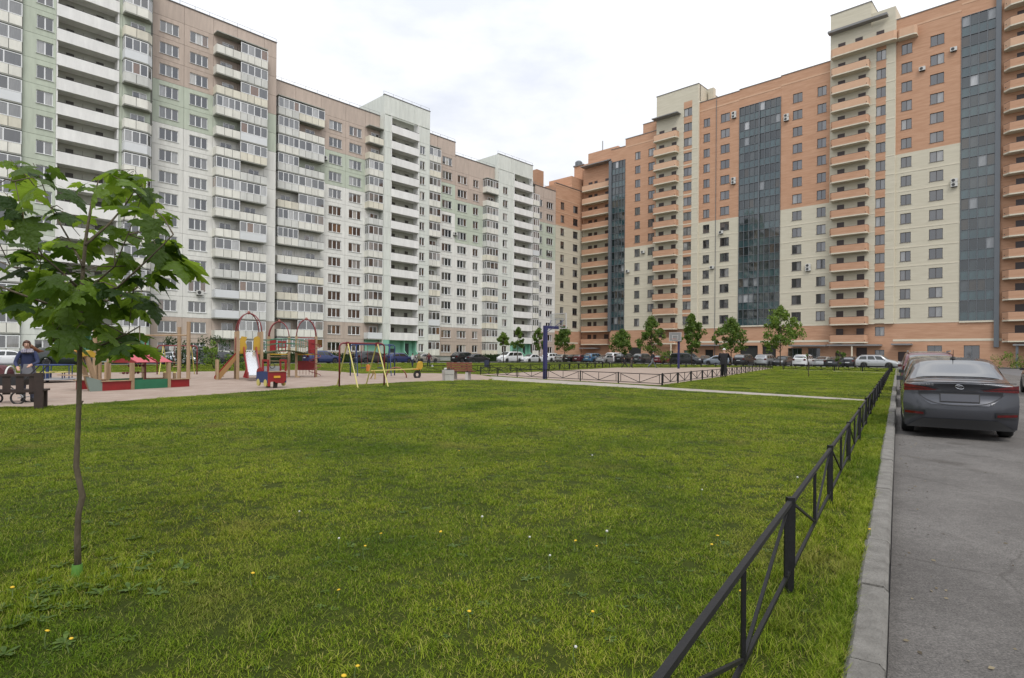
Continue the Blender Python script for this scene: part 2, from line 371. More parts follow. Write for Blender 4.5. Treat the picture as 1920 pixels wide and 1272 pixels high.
# ------------------------------------------------------------------ windows, shared by size
_MC = {}
def cached(key, fn):
    if key not in _MC: _MC[key] = fn()
    return _MC[key]
RW = R_(11)
def frame_mesh(w_, h_, n_, fr, mul, m, bars=0):
    def f():
        xs = [0]; pw = (w_ - 2 * fr - (n_ - 1) * mul) / n_
        for i in range(n_): xs += [xs[-1] + (fr if i == 0 else mul), xs[-1] + (fr if i == 0 else mul) + pw]
        xs.append(w_); zs = [0, fr, h_ - fr, h_]
        mb = MB().slab(xs, zs, lambda i, j: i % 2 == 1 and j == 1, 0, .07)
        return mb.mesh('window', m)
    return cached(('fr', round(w_, 2), round(h_, 2), n_, fr, mul, m.name), f)
def quad_mesh(w_, h_, m, name='pane'):
    def f(): return MB().add([(0, 0, 0), (w_, 0, 0), (w_, 0, h_), (0, 0, h_)], [(0, 1, 2, 3)]).mesh(name, m)
    return cached(('q', round(w_, 3), round(h_, 3), m.name, name), f)
def box_mesh(name, sx, sy, sz, m):
    return cached(('b', name, round(sx, 3), round(sy, 3), round(sz, 3), m.name), lambda: MB().box(0, sx, 0, sy, 0, sz).mesh(name, m))
def put_panes(o, w_, h_, n_, fr, mul, gm, dep=.035):
    pw = (w_ - 2 * fr - (n_ - 1) * mul) / n_; ph = h_ - 2 * fr
    me = quad_mesh(pw + .02, ph + .02, gm)
    for i in range(n_):
        ob('pane', me, o, (fr + i * (pw + mul) - .01, dep, fr - .01), (RW.uniform(-.006, .006), 0, RW.uniform(-.006, .006)))
def window(par, u0, u1, z0, z1, y, n_, fm, gm, fr=.075, mul=.12, sill=None, name='window'):
    w_, h_ = u1 - u0, z1 - z0
    o = ob(name, frame_mesh(w_, h_, n_, fr, mul, fm), par, (u0, y, z0))
    put_panes(o, w_, h_, n_, fr, mul, gm)
    if sill: ob('sill', box_mesh('sill', w_ + .16, .22, .04, sill), o, (-.08, -.20, -.042))
    return o

def panel(par, u0, u1, z0, z1, y, m, win=None, gap=.016, dep=.22, name='wall_panel'):
    """one precast panel with its own edges; win = (u0, u1, z0, z1) opening"""
    key = ('pn', round(u1 - u0, 2), round(z1 - z0, 2), win and tuple(round(a, 2) for a in (win[0] - u0, win[1] - u0, win[2] - z0, win[3] - z0)))
    def f():
        w_, h_ = u1 - u0, z1 - z0; mb = MB()
        if win: mb.slab([gap, win[0] - u0, win[1] - u0, w_ - gap], [gap, win[2] - z0, win[3] - z0, h_ - gap], lambda i, j: i == 1 and j == 1, 0, dep)
        else: mb.slab([gap, w_ - gap], [gap, h_ - gap], lambda i, j: False, 0, dep)
        return mb.mesh(name, M_white)
    return ob(name, cached(key, f), par, (u0, y, z0), 0, m)

# ------------------------------------------------------------------ the pale panel block
LB = empty('panel_apartment_block', (PL.x, PL.y, 0), pi / 2 - TH)
tag(LB, 'long pale white and green panel apartment block with brown bands and stacked white balconies', 'apartment block')
RB_ = R_(5)
def core(name, par, u0, u1, y0, dep, z1, m):
    mk(name, MB().box(u0, u1, y0, y0 + dep, 0, z1), m, par)
def coping(par, u0, u1, y, dep, z):
    o = mk('roof_coping', MB().box(u0 - .05, u1 + .05, y - .09, y + .35, z, z + .10), M_roofmet, par)
    # guard rail on posts along the roof edge
    mb = MB(); n_ = max(2, int((u1 - u0) / 1.8)); st = (u1 - u0) / n_
    me = cached('rpost', lambda: MB().box(-.02, .02, -.02, .02, 0, .55).mesh('rail_post', M_rail))
    for i in range(n_ + 1): ob('rail_post', me, o, (u0 + i * st, y + .2, z + .1))
    ob('guard_rail', MB().box(u0, u1, y + .185, y + .215, z + .63, z + .66).mesh('guard_rail', M_rail), o)

def balcony(par, u0, u1, z, H, proud, y, wallm, glazed, new=False, left_end=True, chamfer=0, ncl=None, right_end=False, hidden_end=False):
    """balcony hung on the wall at y, floor level z: slab with upstand, cladding panels, optional glazing"""
    w_ = u1 - u0; yf = y - proud; ph = 1.02
    key = ('bal', round(w_, 2), proud, chamfer)
    def f():
        c = chamfer
        pl = [(0, 0), (w_, 0), (w_, -proud + c), (w_ - c, -proud), (0, -proud)] if c else [(0, 0), (w_, 0), (w_, -proud), (0, -proud)]
        return MB().prism(pl, -.14, .02, 'z').mesh('balcony', M_conc)
    o = ob('balcony', cached(key, f), par, (u0, y, z))
    cm = M_clad2 if new else RW.choice([M_clad, M_clad, M_clad, M_clad_b, M_clad_c])
    n_ = ncl or max(2, round((w_ - chamfer) / .95)); pw = (w_ - chamfer) / n_; g = .055
    if new: n_, pw = 1, w_ - chamfer
    me = box_mesh('cladding_panel', pw - g, .05, ph, cm)
    for i in range(n_): ob('cladding_panel', me, o, (i * pw + g / 2, -proud - .02, .0))
    ob('parapet_frame', box_mesh('parapet_frame', w_ - chamfer - .06, .03, ph - .08, M_dark), o, (.03, -proud + .035, .04))
    if left_end: 
        ob('side_panel', box_mesh('side_panel', .05, proud - .06, ph, cm), o, (-.02, -proud + .055, 0))
    if chamfer:
        L_ = chamfer * 1.414
        ob('cladding_panel', box_mesh('cladding_panel', L_, .05, ph, cm), o, (w_ - chamfer, -proud - .01, 0), pi / 4)
        if proud - chamfer > .3: ob('cladding_panel', box_mesh('cladding_panel', proud - chamfer, .05, ph, cm), o, (w_ + .02, -proud + chamfer, 0), pi / 2)
    gh = H - ph - .14 - .16
    if glazed:
        gz = ph + .03
        ng = RW.choice([3, 4, 4, 4]) if w_ > 3 else 3
        gw = w_ - chamfer
        fo = ob('glazing_frame', frame_mesh(gw, gh, ng, .085, .11, M_pvc), o, (0, -proud - .02, gz)); 
        pw2 = (gw - .17 - (ng - 1) * .11) / ng
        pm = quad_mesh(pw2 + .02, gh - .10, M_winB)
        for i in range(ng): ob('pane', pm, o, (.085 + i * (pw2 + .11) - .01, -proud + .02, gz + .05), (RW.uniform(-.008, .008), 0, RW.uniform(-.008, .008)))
        if left_end:
            sw = proud - .08
            ob('glazing_frame', frame_mesh(sw, gh, 2, .06, .06, M_pvc), o, (0, -.06, gz), -pi / 2)
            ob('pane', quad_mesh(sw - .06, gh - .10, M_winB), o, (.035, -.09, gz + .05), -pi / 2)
        if chamfer:
            ob('glazing_frame', frame_mesh(chamfer * 1.414, gh, 1, .06, .06, M_pvc), o, (w_ - chamfer, -proud - .01, gz), pi / 4)
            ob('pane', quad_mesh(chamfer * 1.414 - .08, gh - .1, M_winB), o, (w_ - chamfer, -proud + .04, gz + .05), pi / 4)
    else:
        ob('handrail', box_mesh('handrail', w_, .04, .04, M_dark), o, (0, -proud, ph + .06))
        # door and window in the wall behind the open balcony
        dx = w_ * RW.choice([.38, .45, .5])
        d = ob('balcony_door', frame_mesh(1.5, 2.05, 2, .08, .14, M_pvc), o, (dx - .3, -.06, .03))
        for i in range(2): ob('pane', quad_mesh(.62, 1.2, M_winL), o, (dx - .3 + .09 + i * .74, -.03, .75))
    return o

def pfloor(z0, H, k): return z0 + H * (k - 1)
WZ0, WZ1 = .72, 2.16
def wall_column(par, u0, u1, y, z0, H, nfl, colour, win=None, npan=3, attic=None, win1=True, start=1, skip=()):
    for k in range(start, nfl + 1):
        z = pfloor(z0, H, k); m = colour(k)
        if k in skip: continue
        wn_ = (win[0], win[1], z + WZ0, z + WZ1) if win else None
        panel(par, u0, u1, z, z + H, y, m, wn_)
        if wn_: window(par, win[0], win[1], z + WZ0, z + WZ1, y + .11, npan, M_pvc, M_winL, sill=M_pvc)
    if attic: panel(par, u0, u1, z0 + H * nfl, attic, y, colour(nfl))

def balc_column(par, u0, u1, y, z0, H, nfl, colour, proud, attic=None, gl=.7, seed=1, left_end=True, chamfer=0, ncl=None, start=1, pattern=None, newp=.2):
    rr = R_(seed)
    for k in range(start, nfl + 1):
        z = pfloor(z0, H, k)
        panel(par, u0, u1, z, z + H, y, colour(k))
        g = (pattern[nfl - k] == 'g') if pattern and nfl - k < len(pattern) else rr.random() < gl
        balcony(par, u0, u1, z + .14, H, proud, y, colour(k), g, rr.random() < newp, left_end, chamfer, ncl)
    if attic:
        panel(par, u0, u1, z0 + H * nfl, attic, y, colour(nfl))
        zt = z0 + H * nfl + .14
        ob('balcony_roof', box_mesh('balcony_roof', u1 - u0, proud + .06, .12, M_conc), par, (u0, y - proud - .06, zt - .05))

def loggia(par, u0, u1, y, z0, H, nfl, rec, ztop, start=1, entry=True):
    """open loggias of the stair tower: white parapets in front of a recessed wall"""
    yb = y + rec; w_ = u1 - u0
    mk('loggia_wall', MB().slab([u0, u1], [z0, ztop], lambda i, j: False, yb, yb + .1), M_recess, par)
    for uu, nm in ((u0, 'loggia_side'), (u1 - .14, 'loggia_side')):
        mk(nm, MB().box(uu, uu + .14, y - .12, yb, z0 + (H if entry else 0), ztop), M_parapet, par)
    me = cached(('lg', round(w_, 2), rec), lambda: MB().prism([(0, -.18), (rec + .25, -.18), (rec + .25, .0), (.14, .0), (.14, 1.12), (0, 1.12)], 0, w_ - .02, 'x').mesh('loggia', M_parapet))
    for k in range(start, nfl + 2):
        z = pfloor(z0, H, k) + .16
        o = ob('loggia', me, par, (u0 + .01, y - .25, z))
        ob('handrail', box_mesh('handrail', w_ - .1, .05, .05, M_dark), o, (.05, .05, 1.17))
        for f_, ww in ((.18, .75), (.66, .75)):
            d = ob('door', box_mesh('door', ww, .05, 2.0, mat('loggia_door', (.06, .055, .045), .6)), o, (w_ * f_, rec + .18, .01))
            ob('door_frame', cached('dfr', lambda: MB().slab([0, .09, .84, .93], [0, 2.05, 2.14], lambda i, j: i == 1 and j == 0, 0, .06).mesh('door_frame', M_recess)), o, (w_ * f_ - .09, rec + .14, .01))
        ob('floor_joint', box_mesh('floor_joint', .03, .03, 2.1, M_joint), o, (w_ * .45, rec + .215, .02))

zA, HA = .43, 2.71
def cA(k): return M_green if k >= 6 else M_pale
def cB(k): return M_brown if k >= 14 or k <= 2 else M_green if k >= 12 else M_white
def cC(k): return M_brown if k >= 13 or k <= 2 else M_green if k >= 11 else M_white
def cD(k): return M_brown if k >= 12 or k <= 2 else M_green if k >= 9 else M_white
def cT(k): return M_teal if k == 1 else M_pale
def cC2(k): return M_brown if k >= 13 else M_green if k >= 11 else M_pale if k > 2 else M_white
zC, HC = .96, 2.72

# carcass of each section (behind the panels)
core('wall_core', LB, -140, -69.2, -4.3 + .2, 14, 47.5, M_joint)
core('wall_core', LB, -69.2, -63.3, -2.85, 12, 49.2, M_joint)
core('wall_core', LB, -63.3, -59.75, -4.3 + .2, 14, 47.5, M_joint)
core('wall_core', LB, -59.75, -43.4, -2.2 + .2, 13.6, 46.05, M_joint)
core('wall_core', LB, -43.4, -7.3, .2, 13, 41.8, M_joint)
core('wall_core', LB, -7.3, 15.5, .2, 13, 39.4, M_joint)
core('wall_core', LB, 15.5, 23.0, .2, 13, 38.65, M_joint)
core('tower_core', LB, -24.3, -14.5, 1.35, 9, 45.1, M_pale)
core('tower_core', LB, 3.3, 13.95, 1.35, 9, 42.1, M_pale)

# A: nearest stair section, cut by the left edge of the picture
yA = -4.3
for u0, u1 in ((-100, -96), (-96, -92), (-92, -88)):
    wall_column(LB, u0, u1, yA, zA, HA, 16, cB, (u0 + .8, u1 - .8), 3, 46.6)
balc_column(LB, -88, -84, yA, zA, HA, 16, cB, 1.2, 46.6, .7, 3)
wall_column(LB, -84, -80.3, yA, zA, HA, 16, cB, (-83.2, -81.0), 3, 46.6)
wall_column(LB, -80.3, -76.6, yA, zA, HA, 16, cB, (-79.5, -77.3), 3, 46.6)
balc_column(LB, -76.6, -72.15, yA, zA, HA, 16, cA, .35, 46.6, .45, 8, left_end=False, ncl=4)
wall_column(LB, -72.1, -69.2, yA, zA, HA, 17, cA, (-70.9, -69.45), 2, 50.2)
loggia(LB, -69.2, -63.3, yA, zA, HA, 17, 1.3, 50.2, start=2)
panel(LB, -69.2, -63.3, 49.2, 51.0, yA, M_green)
for k in range(1, 18): panel(LB, -63.3, -62.95, pfloor(zA, HA, k), pfloor(zA, HA, k + 1), yA, cA(k))
balc_column(LB, -62.95, -60.0, yA, zA, HA, 17, cA, 1.0, None, .85, 21, left_end=True, chamfer=.55, ncl=2, start=2)
# B: sixteen storeys
yB = -2.2
wall_column(LB, -59.75, -55.63, yB, zA, HA, 16, cB, (-58.45, -56.26), 3, 46.05)
wall_column(LB, -55.63, -52.04, yB, zA, HA, 16, cB, (-54.93, -52.71), 3, 46.05)
balc_column(LB, -52.04, -48.9, yB, zA, HA, 16, cB, 1.2, 46.05, .5, 2, pattern='ooogoogggogooooogg', newp=.15)
balc_column(LB, -48.9, -45.2, yB, zA, HA, 16, cB, 1.2, 46.05, .8, 5, left_end=False, pattern='ggggggogogoggggggg', newp=.2)
wall_column(LB, -45.2, -43.4, yB, zA, HA, 16, cB, None, 0, 46.05)
coping(LB, -59.75, -43.4, yB, 13, 46.05)
# C: fourteen storeys
wall_column(LB, -43.4, -42.6, 0, zC, HC, 14, cC, None, 0, 41.8)
balc_column(LB, -42.6, -39.4, 0, zC, HC, 14, cC, 1.2, 41.8, .75, 12, pattern='gggggoggooogogg', newp=.12)
balc_column(LB, -39.4, -35.2, 0, zC, HC, 14, cC, 1.2, 41.8, .7, 13, left_end=False, pattern='gogogggooogggggg', newp=.12)
wall_column(LB, -35.2, -30.84, 0, zC, HC, 14, cC, (-33.78, -31.52), 3, 41.8)
wall_column(LB, -30.84, -27.16, 0, zC, HC, 14, cC, (-30.16, -27.87), 3, 41.8)
balc_column(LB, -27.16, -24.35, 0, zC, HC, 14, cC, 1.2, 41.8, .6, 31, pattern='oogggoggggggog', newp=.1, start=2)
coping(LB, -43.4, -24.3, 0, 13, 41.8)
# T1: stair tower
yT = -1.3
for k in range(1, 16):
    z = pfloor(zC, HC, k)
    panel(LB, -24.3, -22.97, z, z + HC, yT, cT(k) if k > 1 else M_teal)
    w_ = (-16.75, -15.6, z + WZ0, z + WZ1) if k < 15 else None
    panel(LB, -17.08, -14.57, z, z + HC, yT, M_pale, w_)
    if w_: window(LB, w_[0], w_[1], w_[2], w_[3], yT + .11, 2, M_pvc, M_winL, sill=M_pvc)
mk('tower_side', MB().box(-24.32, -24.2, yT, 1.4, 0, 45.1), M_pale, LB)
mk('tower_side', MB().box(-14.67, -14.55, yT, 1.4, 0, 45.1), M_pale, LB)
loggia(LB, -22.97, -17.08, yT, zC, HC, 14, 1.3, 42.2, start=2)
for a_, b_ in ((-24.3, -21.2), (-21.2, -18), (-18, -14.57)): panel(LB, a_, b_, 41.9, 45.1, yT - .02, M_pale)
coping(LB, -24.35, -14.55, yT, 10, 45.1)
# C2
balc_column(LB, -14.5, -11.75, 0, zC, HC, 14, cC2, 1.1, 41.8, .8, 41, left_end=False, pattern='ggggggogoggggg', ncl=3)
wall_column(LB, -11.7, -7.3, 0, zC, HC, 14, cC, (-10.5, -8.14), 3, 41.8)
coping(LB, -14.5, -7.3, 0, 13, 41.8)
# D
wall_column(LB, -7.3, -3.9, 0, zC, HC, 13, cD, (-6.66, -4.32), 3, 39.4)
wall_column(LB, -3.9, 0, 0, zC, HC, 13, cD, (-2.63, -1.19), 2, 39.4)
balc_column(LB, 0, 3.3, 0, zC, HC, 13, cD, 1.2, 39.4, .95, 51, pattern='goggggggggggg', newp=.15)
coping(LB, -7.3, 3.3, 0, 13, 39.4)
# T2
yT2 = -1.0
for k in range(1, 15):
    z = pfloor(zC, HC, k)
    w_ = (4.76, 6.18, z + WZ0, z + WZ1) if k < 14 else None
    panel(LB, 3.35, 7.2, z, z + HC, yT2, M_pale if k > 1 else M_pale, w_)
    if w_: window(LB, w_[0], w_[1], w_[2], w_[3], yT2 + .11, 2, M_pvc, M_winL, sill=M_pvc)
    panel(LB, 7.2, 7.94, z, z + HC, yT2, cT(k))
mk('tower_side', MB().box(3.33, 3.45, yT2, 1.4, 0, 42.1), M_pale, LB)
loggia(LB, 7.94, 13.82, yT2, zC, HC, 13, 1.05, 39.5, start=2)
for a_, b_ in ((3.35, 7.0), (7.0, 10.5), (10.5, 13.9)): panel(LB, a_, b_, 39.1, 42.1, yT2 - .02, M_pale)
coping(LB, 3.35, 13.95, yT2, 10, 42.1)
# D2
balc_column(LB, 13.95, 16.0, 0, zC, HC, 13, cD, 1.2, None, .9, 61, left_end=False, ncl=2)
wall_column(LB, 15.9, 18.6, 0, zC, HC, 13, cD, (17.08, 18.34), 2, 38.65)
wall_column(LB, 18.6, 23.0, 0, zC, HC, 13, cD, (19.81, 22.07), 3, 38.65)
coping(LB, 14, 23.0, 0, 13, 38.65)
mk('chimney', MB().box(19.2, 21.6, 2.5, 5.0, 38.6, 43.4), mat('chimney_brick', (.42, .24, .15), .9, .1, 2), LB)
# plinth and entrances
for a_, b_, y_ in ((-140, -59.75, yA + .15), (-59.7, -43.45, yB + .15), (-43.35, -24.4, .15), (-14.5, 3.3, .15), (13.95, 23, .15)):
    mk('plinth', MB().box(a_, b_, y_, y_ + .3, 0, zA if a_ < -44 else zC), M_plinth, LB)
def entrance(u0, u1, y, z0, H, rec, door_at):
    zt = z0 + H
    e = mk('entrance', MB().slab([u0, u1], [0, zt], lambda i, j: False, y + rec - .06, y + rec), M_teal, LB)
    ob('door', box_mesh('door', 1.3, .08, 2.2, mat('steel_door', (.045, .055, .06), .5)), e, (door_at, y + rec - .15, z0))
    ob('door', box_mesh('door', 1.5, .08, 2.0, mat('steel_door', (.045, .055, .06), .5)), e, (u0 + .5, y + rec - .15, .2))
    ob('screen_wall', MB().prism([(y + rec, 0), (y - 1.4, 0), (y - 1.4, .5), (y + .2, z0 + .9), (y + .2, zt), (y + rec, zt)], door_at - .35, door_at - .2, 'x').mesh('screen_wall', M_teal), e)
    ob('screen_wall', MB().prism([(y + rec, 0), (y - 1.4, 0), (y - 1.4, .5), (y + .2, z0 + .9), (y + .2, zt), (y + rec, zt)], u1 - .15, u1, 'x').mesh('screen_wall', M_teal), e)
entrance(-22.97, -17.1, yT, zC, HC, 1.25, -19.4)
entrance(7.94, 13.8, yT2, zC, HC, 1.0, 11.5)
entrance(-69.2, -63.3, yA, zA, HA, 1.25, -65.5)
mk('entrance_wall', MB().slab([-27.0, -24.4], [0, zC + HC + .1], lambda i, j: False, -.06, 0), M_teal, LB)
mk('entrance_wall', MB().slab([-62.9, -60.0], [0, zA + HA + .1], lambda i, j: False, yA - .06, yA), M_teal, LB)

# ------------------------------------------------------------------ the brick block
M_or = mat('brick_orange', (.445, .245, .148), .9, col2=(.575, .35, .23), scale=1.1, bump=.25, bscale=14, detail=9, stretch=(.35, .35, 3.2))
M_or2 = mat('brick_orange_light', (.60, .39, .26), .9, .06, 1.0)
M_cr = mat('brick_cream', (.545, .505, .395), .9, col2=(.63, .59, .475), scale=1.0, bump=.25, bscale=14, detail=9, stretch=(.35, .35, 3.2))
M_strip = mat('string_cream', (.66, .61, .49), .85, .05, 1)
M_cream_r = mat('render_cream', (.56, .525, .42), .9, .05, .6)
M_alu = mat('aluminium_grey', (.15, .165, .18), .45, metal=.3)
M_span = ramp_mat('spandrel_glass', [(0, (.028, .062, .068)), (.35, (.034, .072, .078)), (.7, (.024, .056, .064)), (.9, (.04, .082, .092))], .04, 2.0)
M_bayw = ramp_mat('bay_glass', [(0, (.010, .018, .020)), (.42, (.022, .034, .036)), (.66, (.05, .062, .064)), (.82, (.04, .035, .025)), (.92, (.22, .235, .245)), (.975, (.42, .43, .44))], .04, 2.0)
M_balc_door = mat('balcony_door_brown', (.045, .028, .026), .35)
M_canopy = mat('canopy_grey', (.22, .22, .22), .6)
RBK = empty('brick_apartment_block', (PR.x, PR.y, 0), -TH)
tag(RBK, 'tall orange and cream brick apartment block with dark glass bays and orange balconies', 'apartment block')
ZB, HR = 6.95, 3.03
WS, WT = .80, 2.42          # sill and head above the floor
def rz(k): return ZB + HR * (k - 1)       # floor k = 1 is the first above the two-storey base

def brick_wall(u0, u1, y, za, zb, m, wins, rows, dep=.35, name='wall'):
    """wall field with real openings; wins = [(u0,u1)], rows = [(z0,z1)]"""
    xs = sorted({u0, u1, *[a for w_ in wins for a in w_]}); zs = sorted({za, zb, *[a for r in rows for a in r]})
    wi = {xs.index(a) for a, b in wins}; rj = {zs.index(a) for a, b in rows}
    return mk(name, MB().slab(xs, zs, lambda i, j: i in wi and j in rj, y, y + dep), m, RBK)
M_sillR = mat('sill_metal', (.20, .19, .19), .5)
def rwin(u0, u1, z0, z1, y, n_=2, par=None): return window(par or RBK, u0, u1, z0, z1, y + .13, n_, M_wfR, M_winR, .07, .09, M_sillR)
def course(u0, u1, z, y, m=None, h=.20, side=0): mk('string_course', MB().box(u0, u1, y - .035, y + .1, z - h / 2, z + h / 2), m or M_strip, RBK)
def facade(u0, u1, y, ncream, norange, wins, roof, gstart=1):
    """cream storeys, orange storeys above, blind attic"""
    rows_c = [(rz(k) + WS, rz(k) + WT) for k in range(1, ncream + 1)]
    rows_o = [(rz(k) + WS, rz(k) + WT) for k in range(ncream + 1, ncream + norange + 1)]
    zc = rz(ncream + 1)
    brick_wall(u0, u1, y, ZB, zc, M_cr, wins, rows_c)
    brick_wall(u0, u1, y, zc, roof, M_or, wins, rows_o)
    for r in rows_c + rows_o:
        for a, b in wins: rwin(a, b, r[0], r[1], y)
    for k in range(1, ncream + 1): course(u0, u1, rz(k), y)
    course(u0, u1, roof - 1.75, y, M_or2, .28)
    mk('roof_coping', MB().box(u0 - .05, u1 + .05, y - .08, y + .5, roof, roof + .12), M_roofmet, RBK)

def core_r(u0, u1, y0, y1, z, m=M_joint, nm='wall_core'): mk(nm, MB().box(u0, u1, y0, y1, 0, z), m, RBK)
core_r(-48.2, 60, 4.2, 17, 47.5, M_or)
for a_, b_, z_ in ((-38.4, -34.5, 47.7), (-34.5, -30.1, 49.3), (-30.1, -26.6, 51.4)): core_r(a_, b_, .4, 15, z_ - .05, M_or)
core_r(-26.6, -17.2, .4, 15, 53.0, M_or); core_r(-17.2, 7.0, .4, 15, 52.3, M_or); core_r(7, 34, .4, 15, 56.0, M_or)
core_r(34, 75, .4, 15, 56.0, M_or)

# F1
facade(-34.5, -26.6, 0, 6, 7, [(-32.05, -30.71), (-28.74, -27.2)], 49.2)
mk('wall', MB().slab([-30.1, -26.6], [49.2, 51.3], lambda i, j: False, 0, .35), M_or, RBK)
mk('roof_coping', MB().box(-30.15, -26.55, -.08, .5, 51.3, 51.42), M_roofmet, RBK)
mk('wall', MB().slab([-38.3, -34.5], [44.85, 47.7], lambda i, j: False, 0, .35), M_or, RBK)
mk('roof_coping', MB().box(-38.35, -34.45, -.08, .5, 47.7, 47.8), M_roofmet, RBK)
# F2, F3, F4
facade(-17.18, -9.03, 0, 7, 7, [(-16.27, -14.93), (-12.73, -10.91)], 52.3)
facade(-1.32, 6.98, 0, 7, 7, [(.73, 2.36), (4.84, 6.3)], 52.7)
facade(16.48, 25.11, 0, 9, 6, [(17.37, 18.82), (21.21, 22.99)], 56.1)
for z_ in (52.4,): mk('wall', MB().slab([-9.03, -1.32], [49.0, 52.5], lambda i, j: False, -.02, .35), M_or, RBK)
course(-9.03, -1.32, 50.7, -.02, M_or2, .28)
mk('roof_coping', MB().box(-9.05, -1.30, -.1, .5, 52.5, 52.62), M_roofmet, RBK)
mk('wall', MB().slab([25.11, 34.5], [53.3, 57.3], lambda i, j: False, .02, .35), M_or, RBK)
course(25.11, 29.8, 55.3, .02, M_or2, .28)
mk('downpipe', MB().cyl(-13.6, -.07, 0, 52, .05, 6), M_alu, RBK)

# base storeys
brick_wall(-34.5, -26.6, 0, 0, ZB, M_or, [], [])
def base(u0, u1, openings, strip=True):
    """openings: (u0,u1,z0,z1,kind)"""
    xs = sorted({u0, u1, *[a for o in openings for a in o[:2]]}); zs = sorted({0, ZB, *[a for o in openings for a in o[2:4]]})
    def hole(i, j):
        cx, cz = (xs[i] + xs[i + 1]) / 2, (zs[j] + zs[j + 1]) / 2
        return any(o[0] < cx < o[1] and o[2] < cz < o[3] for o in openings)
    mk('wall', MB().slab(xs, zs, hole, 0, .4), M_or, RBK)
    for o in openings:
        if o[4] == 'w': window(RBK, o[0], o[1], o[2], o[3], .2, 2, M_alu, M_winR, .08, .08, M_sillR)
        elif o[4] == 's': window(RBK, o[0], o[1], o[2], o[3], .2, 3, M_alu, M_bayw, .06, .06)
        elif o[4] == 'd': ob('door', box_mesh('door', o[1] - o[0], .08, o[3] - o[2], M_balc_door), RBK, (o[0], .2, o[2]))
        else:
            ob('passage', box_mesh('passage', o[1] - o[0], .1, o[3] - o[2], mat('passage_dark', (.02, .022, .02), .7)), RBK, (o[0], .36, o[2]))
    if strip: course(u0, u1, 4.15, 0, M_strip, .35)
base(-26.6, -17.2, [(-20.2, -18.6, 4.9, 6.3, 'w'), (-20.2, -18.6, .6, 2.5, 'w'), (-24.0, -22.6, .1, 2.3, 'd')], False)
base(-17.2, -9.03, [(-15.6, -13.9, .1, 2.6, 'p')])
base(-9.03, -1.32, [(-8.6, -5.2, .1, 3.4, 'p'), (-4.4, -1.9, .1, 3.5, 'p')])
base(-1.32, 6.98, [(.2, 2.6, .3, 2.9, 's'), (3.6, 5.6, .3, 2.9, 's')])
base(6.98, 16.48, [(13.92, 15.29, 4.9, 6.4, 'w'), (13.92, 15.29, .9, 2.6, 'w'), (8.0, 9.4, .1, 2.2, 'd'), (11.2, 12.8, .1, 3.0, 'd')], False)
base(16.48, 25.11, [(17.2, 18.4, .1, 2.3, 'd'), (21.1, 23.0, .4, 3.3, 'w')])
base(25.11, 29.3, [(25.7, 27.6, .4, 3.3, 'w')])
base(29.3, 75, [(33.4, 36.2, .1, 2.9, 'p')])
brick_wall(-38.3, -34.5, 0, 0, 6.9, M_or, [], []); 
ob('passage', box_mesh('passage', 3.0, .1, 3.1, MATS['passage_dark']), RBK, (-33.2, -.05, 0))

# glazed bays
def glazed_bay(u0, u1, z0, z1, ncol, y, floors):
    n_rows = floors; H = (z1 - z0) / n_rows; cw = (u1 - u0) / ncol; mu = .08
    xs = []; 
    for i in range(ncol): xs += [u0 + i * cw, u0 + i * cw + mu]
    xs.append(u1 - mu); xs.append(u1); xs = sorted(set(round(x, 4) for x in xs))
    zs = []
    for k in range(n_rows): zs += [z0 + k * H, z0 + k * H + .07, z0 + k * H + H * .46, z0 + k * H + H * .46 + .06]
    zs += [z1 - .06, z1]; zs = sorted(set(round(z, 4) for z in zs))
    g = mk('glazed_bay', MB().slab(xs, zs, lambda i, j: i % 2 == 1 and j % 2 == 1, y, y + .20), M_alu, RBK)
    m1 = quad_mesh(cw - mu + .02, H * .46 - .06, M_span); m2 = quad_mesh(cw - mu + .02, H * .54 - .05, M_bayw)
    for k in range(n_rows):
        for i in range(ncol):
            j = (RW.uniform(-.008, .008), 0, RW.uniform(-.008, .008))
            ob('pane', m1, g, (u0 + i * cw + mu - .01, y + .10, z0 + k * H + .06), j)
            ob('pane', m2, g, (u0 + i * cw + mu - .01, y + .12 + (.02 if RW.random() < .9 else .05), z0 + k * H + H * .46 + .05), j)
    return g
glazed_bay(-38.0, -34.55, 6.95, 44.8, 4, -.1, 13)
mk('corner_post', MB().box(-38.7, -38.0, -.3, .5, 6.7, 45.2), M_alu, RBK)
glazed_bay(-9.0, -1.35, 7.2, 49.0, 8, -.12, 14)
mk('mullion_post', MB().box(-5.28, -5.08, -.24, -.12, 7.2, 49.0), M_alu, RBK)
glazed_bay(25.14, 29.25, 7.0, 53.3, 4, -.10, 15)
mk('corner_post', MB().box(29.25, 29.85, -.4, .5, 3.0, 57.0), M_alu, RBK)
mk('bay_sill', MB().box(-9.05, -1.3, -.2, .2, 6.95, 7.2), M_strip, RBK)
mk('bay_sill', MB().box(25.1, 29.3, -.2, .2, 6.75, 7.0), M_strip, RBK)

